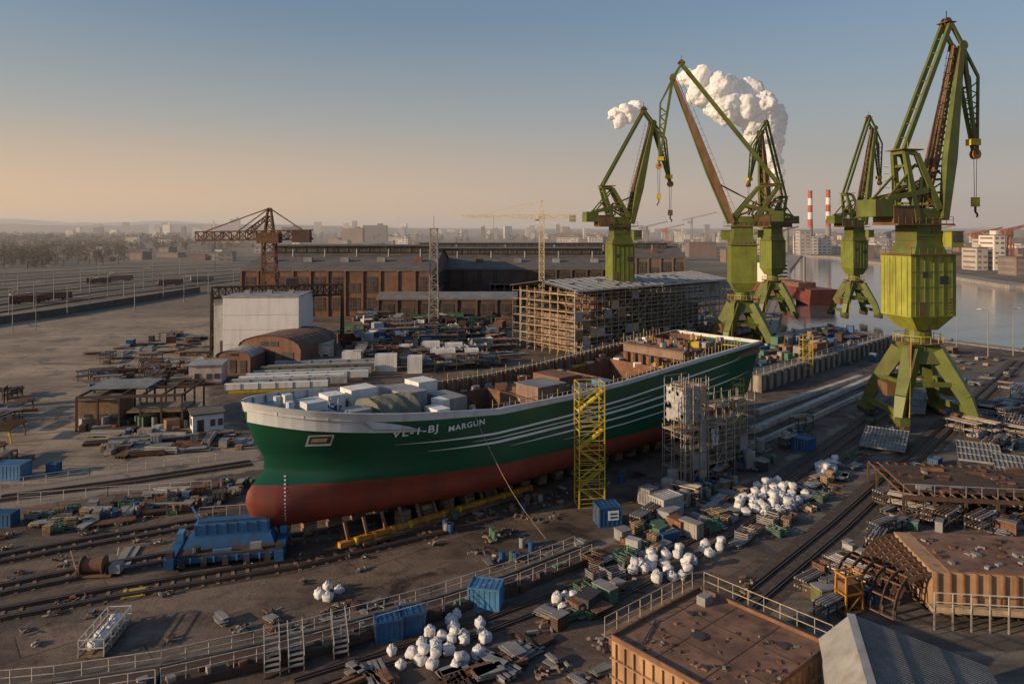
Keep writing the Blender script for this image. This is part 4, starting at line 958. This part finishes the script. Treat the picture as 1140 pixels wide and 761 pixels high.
for k in range(70): mb.box(U(-4.5,4.5),U(-4.5,4.5),h+.0,U(.05,.4),U(.05,.3),U(.03,.12),random.choice([rustd,rust,steel,plate]),U(0,3))
mb.cyl((-4,3,h+.08),(-1,4.2,h+.08),.05,steeld,6); mb.box(3.4,3.4,h,.9,.7,.6,steel); mb.box(-3.6,-3.6,h,.6,.4,.35,gcrate)
mb.build('rusted_hull_block',(13.2,46.6,0),math.radians(41))
mb=MB(); mb.box(0,0,.5,13,7.5,3.2,tan); mb.box(.6,0,3.7,11.8,7.4,.1,plate)
for k in range(14): mb.box(-6.2+k*.95,-3.85,.5,.1,.25,3.2,rust)
for k in range(9):
    for i in range(8):
        t=math.pi*i/16+.1; t2=math.pi*(i+1)/16+.1
        mb.beam((-6.5-2.6*math.cos(t),-3.6+k*.9,.6+2.8*math.sin(t)),(-6.5-2.6*math.cos(t2),-3.6+k*.9,.6+2.8*math.sin(t2)),.12,.4,rustd)
for i in range(9): t=math.pi*i/16+.1; mb.beam((-6.5-2.6*math.cos(t),-3.7,.6+2.8*math.sin(t)),(-6.5-2.6*math.cos(t),3.7,.6+2.8*math.sin(t)),.1,.1,rust)
for k in range(12):
    mb.beam((-7+k*1.3,-5.2,1.4),(-7+k*1.3,-5.2,2.8),.06,.06,railw); mb.beam((-7+k*1.3,-5.2,0),(-7+k*1.3,-5.2,1.4),.1,.1,galv)
for z in (2.1,2.8): mb.beam((-7,-5.2,z),(8,-5.2,z),.06,.06,railw)
mb.box(.5,-4.6,1.3,15,1.2,.08,woodl); mb.box(.5,-5.15,1.4,15,.04,.3,woodl)
for k in range(40): mb.box(U(-5,6),U(-3,3),3.8,U(.1,.8),U(.1,.6),U(.05,.2),random.choice([rust,rustd,steel]),U(0,3))
mb.build('hull_section_block',P(1110,668,0),-.12)
mb=MB()
for k in range(6):
    for i in range(12):
        t=math.pi*i/12; t2=math.pi*(i+1)/12; mb.beam((k*1.0-3,-2.2*math.cos(t),.3+2.6*math.sin(t)),(k*1.0-3,-2.2*math.cos(t2),.3+2.6*math.sin(t2)),.1,.3,rustd)
for i in range(0,13,2): t=math.pi*i/12; mb.beam((-3,-2.2*math.cos(t),.3+2.6*math.sin(t)),(2,-2.2*math.cos(t),.3+2.6*math.sin(t)),.1,.1,rust)
mb.build('curved_frame_section',P(985,672),-1.0)
mb=MB()
for x in (-.8,.8):
    for y in (-.6,.6): mb.beam((x,y,0),(x*.9,y*.9,3.0),.14,.14,orange)
for z in (.2,1.6,3.0):
    for y in (-.6,.6): mb.beam((-.85,y,z),(.85,y,z),.14,.14,orange)
    for x in (-.8,.8): mb.beam((x,-.6,z),(x,.6,z),.14,.14,orange)
mb.beam((-.8,-.6,.2),(.8,-.6,1.6),.1,.1,orange); mb.beam((.8,-.6,1.6),(-.8,-.6,3),.1,.1,orange); mb.box(0,0,1.65,1.3,1,.7,rust)
mb.build('orange_lifting_frame',P(945,680),.3)
olb=M('olive_box',(.12,.13,.045),.6)
mb=MB(); mb.box(0,0,.1,1.6,1.3,1.3,olb); mb.box(0,0,1.4,1.7,1.4,.1,steel); mb.box(0,-.67,.4,1.0,.05,.6,steeld); mb.cyl((.4,.2,1.5),(.4,.2,2.0),.08,steeld,6); mb.build('generator_box',P(918,672),.3)
mb=MB(); mb.cyl((0,0,0),(0,0,1.3),.5,olb,14); mb.cyl((0,0,1.3),(0,0,1.5),.5,olive,14,.2); mb.beam((0,0,1.5),(0,0,2),.1,.1,steel); mb.build('small_tank',P(890,708),0)
mb=MB()
def shedroof():
    xl,xr,xrg=-1.8,7.2,0; zl,zr_,zg=5.0,4.9,6.8; y0,y1=-14,0
    mb.box((xl+xr)/2,(y0+y1)/2,0,xr-xl-.4,y1-y0-.4,4.85,M('shed_wall',(.3,.28,.25),.85))
    mb.poly([(xl+.2,y1-.2,4.85),(xr-.2,y1-.2,4.85),(xrg,y1-.2,6.6)],steel)
    for (xa,za,xb,zb,m) in ((xl,zl,xrg,zg,roofl),(xrg,zg,xr,zr_,roofg)):  # left slope takes a lighter grey: its sunlit look is put into the colour
        mb.poly([(xa,y0,za),(xb,y0,zb),(xb,y1,zb),(xa,y1,za)],m)
    for j in range(60): y=y0+j*(y1-y0)/59; mb.beam((xrg,y,zg+.03),(xr,y,zr_+.03),.09,.05,roofg); mb.beam((xl,y,zl+.03),(xrg,y,zg+.03),.09,.05,roofl)
    mb.beam((xrg,y0,zg+.06),(xrg,y1,zg+.06),.45,.08,roofl)
    for q in (.33,.66): mb.beam((lerp(0,xr,q),y0,lerp(zg,zr_,q)+.06),(lerp(0,xr,q),y1,lerp(zg,zr_,q)+.06),.08,.04,steeld)
shedroof(); mb.build('grey_roof_shed',(20.4,44,0),-.3)
# ---------------------------------------------------------------- lamp posts, masts left
for k,(x,y) in enumerate([(10,350),(38,344),(75,352),(100,342),(138,338),(150,345),(182,333),(60,335),(120,330),(205,336),(20,328),(90,325),(160,322),(220,318),(232,330),(260,322),(5,318),(50,316),(110,312),(170,310),(30,308),(200,306)]):
    b=P(x,y); mb=MB(); h=U(9,12); mb.cyl((0,0,0),(0,0,h),.18,steel,6,.12); mb.beam((0,0,h-1),(3.5,0,h-.4),.14,.14,steel); mb.beam((0,0,h-.2),(3.5,0,h-.4),.08,.08,steel); mb.box(0,0,0,.6,.6,.5,conc); mb.build('catenary_mast',b,U(-.2,.2))
for (x,y) in [(14,372),(40,368),(1100,398),(1128,396),(1065,392),(720,372)]:
    b=P(x,y); mb=MB(); mb.cyl((0,0,0),(0,0,11),.14,steel,6,.08); mb.beam((0,0,11),(1.6,0,11.3),.1,.1,steel); mb.box(1.8,0,11.2,.9,.3,.15,white); mb.build('street_lamp',b,U(0,6))
for k in range(11):
    y0=360-k*5.0; rail('railway_track',[(-80,y0),(120,y0-30+k*1.9),(320,y0-54+k*3.6)],1.5,2.6,ballast,.22,.3,rm=raill if k%2 else rustd)
mb=MB(); Wp=[P(*q) for q in [(-120,378),(60,352),(222,325)]]
for a,c2 in zip(Wp[:-1],Wp[1:]): mb.beam(a+Vector((0,0,1.2)),c2+Vector((0,0,1.2)),.8,2.4,concd); mb.beam(a+Vector((0,0,2.5)),c2+Vector((0,0,2.5)),1.0,.2,conc)
mb.build('embankment_wall')
for (x,y,c_) in [(30,338,rust),(62,334,farB),(190,318,rust),(225,314,farC),(110,316,brickd),(135,313,farB)]:
    b=P(x,y); mb=MB(); mb.box(0,0,1.1,12,2.8,2.4,c_)
    for k in range(-5,6): mb.box(k*1.1,-1.45,1.1,.12,.1,2.4,steeld)
    for k in (-4,-2.6,2.6,4): mb.cyl((k,-1,.45),(k,1,.45),.45,steeld,10)
    mb.box(0,0,.7,12.4,2.2,.35,steeld); mb.build('goods_wagon',b,.55)
# ---------------------------------------------------------------- distance
def building(px,py,wpx,hpx,d=12,m=farA,name='distant_building',rz=0):
    b=P(px,py); s=F/b.y; w=wpx/s; h=hpx/s; mb=MB(); mb.box(0,0,0,w,d,h,m); mb.box(0,0,h,w+.6,d+.6,.5,roofd)
    if R()<.5: mb.box(w*.2,0,h+.5,w*.2,d*.4,h*.12,m)
    nf=max(1,int(h/3.5)); wc=random.choice([farC,farB]) if m is not farC else roofd; nb=max(2,int(w/5))
    for k in range(nf):
        for j in range(nb):
            if R()<.85: mb.box(-w/2+(j+.5)*w/nb,-d/2-.05,1+k*h/nf,w/nb*.6,.12,h/nf*.42,wc)
        mb.box(-w/2-.05,0,1+k*h/nf,.12,d*.8,h/nf*.35,wc)
    return mb.build(name,b,rz)
farm=[farA,farB,farC,farD,farB,farC,farB]
for k in range(80):
    x=U(90,720); y=U(266,292); building(x,y,U(6,28),U(3,10)*(1 if R()<.85 else 1.6),14,random.choice(farm),rz=U(-.3,.3))
for k in range(70):
    x=U(60,870); y=U(261,267); building(x,y,U(4,10),U(5,15),14,random.choice([farA,farC,farD,farD,farB]),rz=U(-.4,.4))
for k in range(80):
    x=U(700,1180); y=U(268,284); y=min(y,283 if x<980 else 288); building(x,y,U(6,24),U(5,13),16,random.choice(farm),'warehouse',rz=U(-.2,.2))
for (x,y,w,h,m) in [(1104,300,12,38,farD),(1094,298,8,32,farA),(1085,300,12,24,farA),(1065,296,26,15,farB),(904,283,36,20,farD),(893,284,12,27,farA),(1000,290,30,12,farB),(1132,306,22,20,farB),(395,262,5,16,farC),(262,262,10,18,farC),(232,263,8,13,farA),(735,290,36,18,farB),(780,286,30,16,farB),(418,268,26,17,roofd),(960,287,16,14,farB),(820,292,30,14,farB),(1030,290,20,14,farC)]:
    building(x,y,w,h,18,m,'industrial_building')
def chimney(px,py,top,r=2.4,bands=True):
    b=P(px,py); s=F/b.y; h=30+(HY-top)/s; mb=MB(); n=9
    for k in range(n): z0=h*k/n;z1=h*(k+1)/n; mb.cyl((0,0,z0),(0,0,z1),lerp(r*1.5,r,k/n),(redp if (k%2==0) else white) if k>3 and bands else conc,12,lerp(r*1.5,r,(k+1)/n))
    mb.cyl((0,0,h),(0,0,h+.6),r*1.1,steeld,12); mb.build('factory_chimney',b)
chimney(902,283,213); chimney(922,283,212); chimney(868,280,208,2.8,False); chimney(876,281,240,2,False); chimney(1118,296,262,1.2,False)
oc=M('far_crane_orange',(.36,.12,.05),.7)
for (x,y,h) in [(770,276,30),(742,278,20),(720,280,24),(1125,296,34),(1070,290,22),(855,282,26),(870,284,22),(1090,292,26),(990,286,22),(1035,288,26)]:
    b=P(x,y); s=F/b.y; mb=MB(); hh=h/s+6; m=oc if R()<.6 else farC; mb.truss((0,0,0),(0,0,hh),4,2,m,6,.6,.4); mb.truss((-hh*.3,0,hh*.9),(hh*.8,0,hh*1.15),2,1,m,8,.5,.3); mb.box(-3,0,hh*.8,6,4,4,m); mb.build('distant_port_crane',b,U(-.4,.4))
b=P(872,328); mb=MB(); mb.hexa([(-5,-30,-2),(5,-30,-2),(5,30,-2),(-5,30,-2),(-6,-33,5),(6,-33,5),(6,32,5),(-6,32,5)],M('red_hull',(.16,.05,.04),.6)); mb.box(0,10,5,9,12,9,farD); mb.box(0,12,14,6,6,4,farA); mb.cyl((0,16,14),(0,16,20),1.3,redp,10); mb.beam((0,-18,5),(0,-18,18),.8,.8,farC); mb.box(0,-10,5,8,20,2,rust)
for k in range(5): mb.box(0,3.9,6+k*1.7,8,.1,.8,steeld)
mb.build('moored_cargo_ship',b,.15)
def treemass(name,boxes,h0,h1,n,m,leaf=1.0,cnt=60):
    mb=MB()
    for _ in range(n):
        bx=random.choice(boxes); q=P(U(bx[0],bx[2]),U(bx[1],bx[3])); h=U(h0,h1); w=h*U(.3,.45); s=leaf*min(3,q.y/500)
        mb.cyl((q.x,q.y,0),(q.x,q.y,h*.7),.3,bark,5,.12,False)
        for k in range(cnt):
            t=U(0,6.3); ph=U(-1,1); rr=w*(R()**.4)*math.sqrt(1-ph*ph); c=Vector((q.x+rr*math.cos(t),q.y+rr*math.sin(t),h*.62+ph*h*.38)); a=Vector((U(-1,1),U(-1,1),U(-1,1)))*s; b_=Vector((U(-1,1),U(-1,1),U(-1,1)))*s
            mb.poly([c,c+a,c+b_],m)
    mb.build(name)
tm1=M('winter_foliage',(.11,.085,.055),.95,var=.3,scale=.05); tm2=M('winter_foliage_grey',(.12,.1,.08),.95,var=.3,scale=.03)
treemass('distant_tree_line',[(-60,274,140,296),(-60,276,60,300),(60,268,260,280)],8,13,500,tm1,1.0)
treemass('distant_tree_line',[(-80,262,420,269),(-80,264,200,274)],14,22,520,tm2,1.0,50)
treemass('distant_tree_line',[(560,262,880,268),(940,264,1200,272),(420,264,700,270)],12,20,260,tm2,1.2,34)
hm=M('hill_forest',(.05,.052,.055),.95,var=.3,scale=.004)
mb=MB(); n=120
for (Y,hb,sd) in ((3600,58,1.3),(5600,115,5.1)):
    pr=[]
    for i in range(n+1):
        x=lerp(-6500,5600,i/n); px=570+F*x/Y; a=1.0 if px<150 else max(.2,1-(px-150)/400); pr.append((x,22+hb*a*(.6+.42*noise.noise(Vector((x*.0011+sd,sd,0)))+.1*noise.noise(Vector((x*.008,sd,3))))))
    for i in range(n): mb.poly([(pr[i][0],Y,-2),(pr[i+1][0],Y,-2),(pr[i+1][0],Y+500,pr[i+1][1]),(pr[i][0],Y+500,pr[i][1])],hm)
mb.build('hills',smooth=True)
# ---------------------------------------------------------------- steam plume
sm=bpy.data.materials.new('steam'); sm.use_nodes=True; nt=sm.node_tree; nt.nodes.clear(); N=nt.nodes
o=N.new('ShaderNodeOutputMaterial'); d1=N.new('ShaderNodeBsdfDiffuse'); d1.inputs[0].default_value=(.97,.97,.97,1); t1=N.new('ShaderNodeBsdfTranslucent'); t1.inputs[0].default_value=(.97,.97,.97,1)
mx=N.new('ShaderNodeMixShader'); mx.inputs[0].default_value=.42; nt.links.new(d1.outputs[0],mx.inputs[1]); nt.links.new(t1.outputs[0],mx.inputs[2])
nt.links.new(mx.outputs[0],o.inputs['Surface'])
def puffs(name,path,n):
    bm=bmesh.new()
    for i in range(n):
        f=i/(n-1); k=f*(len(path)-1); a=int(min(k,len(path)-2)); t=k-a; p=path[a];q=path[a+1]; px=lerp(p[0],q[0],t);py=lerp(p[1],q[1],t);r=lerp(p[2],q[2],t)
        Y=1200+U(-10,10); s=F/Y; rr=r/s*U(.4,.85); ox,oz=U(-1,1)*r/s*.65,U(-1,1)*r/s*.6
        bmesh.ops.create_icosphere(bm,subdivisions=3,radius=rr,matrix=Matrix.Translation(((px-570)/s+ox,Y+U(-1,1)*r/s*.3,30+(HY-py)/s+oz)))
    me=bpy.data.meshes.new(name); bm.to_mesh(me); bm.free(); ob=bpy.data.objects.new(name,me); scene.collection.objects.link(ob)
    rm=ob.modifiers.new('r','REMESH'); rm.mode='VOXEL'; rm.voxel_size=1.4; rm.use_smooth_shade=True
    for ns,st in ((30,14),(11,7),(4.5,2.4)):
        tx=bpy.data.textures.new('cl','CLOUDS'); tx.noise_scale=ns; tx.noise_depth=2; dm=ob.modifiers.new('d','DISPLACE'); dm.texture=tx; dm.strength=st; dm.mid_level=.5; dm.texture_coords='GLOBAL'
    me.materials.append(sm)
puffs('steam_plume',[(868,212,5),(866,198,7),(862,184,10),(857,168,13),(852,150,17),(848,132,21),(832,118,25),(812,110,23),(794,102,21),(778,96,16),(768,90,11)],74)
puffs('steam_cloud',[(680,128,6),(690,130,10),(701,126,11),(710,116,7)],18)
# ---------------------------------------------------------------- haze
hz=bpy.data.materials.new('atmospheric_haze'); hz.use_nodes=True; nt=hz.node_tree; nt.nodes.clear(); o=nt.nodes.new('ShaderNodeOutputMaterial'); v=nt.nodes.new('ShaderNodeVolumeScatter'); v.inputs['Color'].default_value=(1,.96,.92,1); v.inputs['Density'].default_value=.00025; v.inputs['Anisotropy'].default_value=.1
nt.links.new(v.outputs[0],o.inputs['Volume'])
mb=MB(); mb.box(0,4650,-6,17000,8700,110,hz); mb.build('haze_layer')
# ---------------------------------------------------------------- world, sun, camera
SE=15; az=-110
w=bpy.data.worlds.new('World'); scene.world=w; w.use_nodes=True; nt=w.node_tree; N=nt.nodes; L=nt.links; bg=N['Background']; sk=N.new('ShaderNodeTexSky'); sk.sky_type='NISHITA'; sk.sun_disc=False
sk.sun_elevation=math.radians(SE); sk.sun_rotation=math.radians(az); sk.dust_density=1.0; sk.air_density=1.0; sk.ozone_density=2.0; sk.altitude=0
L.new(sk.outputs[0],bg.inputs[0]); bg.inputs[1].default_value=.14
tc=N.new('ShaderNodeTexCoord'); sx=N.new('ShaderNodeSeparateXYZ'); L.new(tc.outputs['Generated'],sx.inputs[0])
def ramp(cols):
    r=N.new('ShaderNodeValToRGB'); e=r.color_ramp.elements; 
    while len(e)<len(cols): e.new(.5)
    for i,(p,c_) in enumerate(cols): e[i].position=p; e[i].color=(*c_,1)
    return r
mr_=N.new('ShaderNodeMapRange'); mr_.inputs[1].default_value=0; mr_.inputs[2].default_value=.4; L.new(sx.outputs['Z'],mr_.inputs[0])
rl=ramp([(0,(.84,.52,.28)),(.12,(.72,.49,.31)),(.35,(.42,.38,.33)),(.7,(.185,.23,.26)),(1,(.12,.17,.215))])
rr=ramp([(0,(.42,.335,.30)),(.12,(.41,.35,.32)),(.35,(.31,.315,.315)),(.7,(.165,.2,.235)),(1,(.11,.155,.2))])
for r in (rl,rr): L.new(mr_.outputs[0],r.inputs[0])
mh=N.new('ShaderNodeMapRange'); mh.inputs[1].default_value=-.6; mh.inputs[2].default_value=.5; L.new(sx.outputs['X'],mh.inputs[0])
mc=N.new('ShaderNodeMix'); mc.data_type='RGBA'; L.new(mh.outputs[0],mc.inputs[0]); L.new(rl.outputs[0],mc.inputs[6]); L.new(rr.outputs[0],mc.inputs[7])
b2=N.new('ShaderNodeBackground'); L.new(mc.outputs[2],b2.inputs[0]); b2.inputs[1].default_value=1.0
mf=N.new('ShaderNodeMapRange'); mf.inputs[1].default_value=.1; mf.inputs[2].default_value=.5; mf.inputs[3].default_value=.9; mf.inputs[4].default_value=0; L.new(sx.outputs['Z'],mf.inputs[0])
ms=N.new('ShaderNodeMixShader'); L.new(mf.outputs[0],ms.inputs[0]); L.new(bg.outputs[0],ms.inputs[1]); L.new(b2.outputs[0],ms.inputs[2]); L.new(ms.outputs[0],N['World Output'].inputs[0])
sd=Vector((math.sin(math.radians(az))*math.cos(math.radians(SE)),math.cos(math.radians(az))*math.cos(math.radians(SE)),math.sin(math.radians(SE))))
l=bpy.data.lights.new('sun','SUN'); l.energy=5.0; l.angle=math.radians(.5); l.color=(1,.72,.45); lo=bpy.data.objects.new('sun',l); scene.collection.objects.link(lo); lo.rotation_euler=sd.to_track_quat('Z','Y').to_euler()
cam=bpy.data.cameras.new('camera'); co=bpy.data.objects.new('camera',cam); scene.collection.objects.link(co); co.location=(0,0,H); co.rotation_euler=(math.pi/2,0,0)
cam.sensor_width=36; cam.lens=36*F/1140; cam.shift_y=-(380.5-HY)/1140; cam.clip_start=.5; cam.clip_end=30000
scene.camera=co
scene.view_settings.view_transform='Standard'; scene.view_settings.look='None'; scene.view_settings.exposure=0
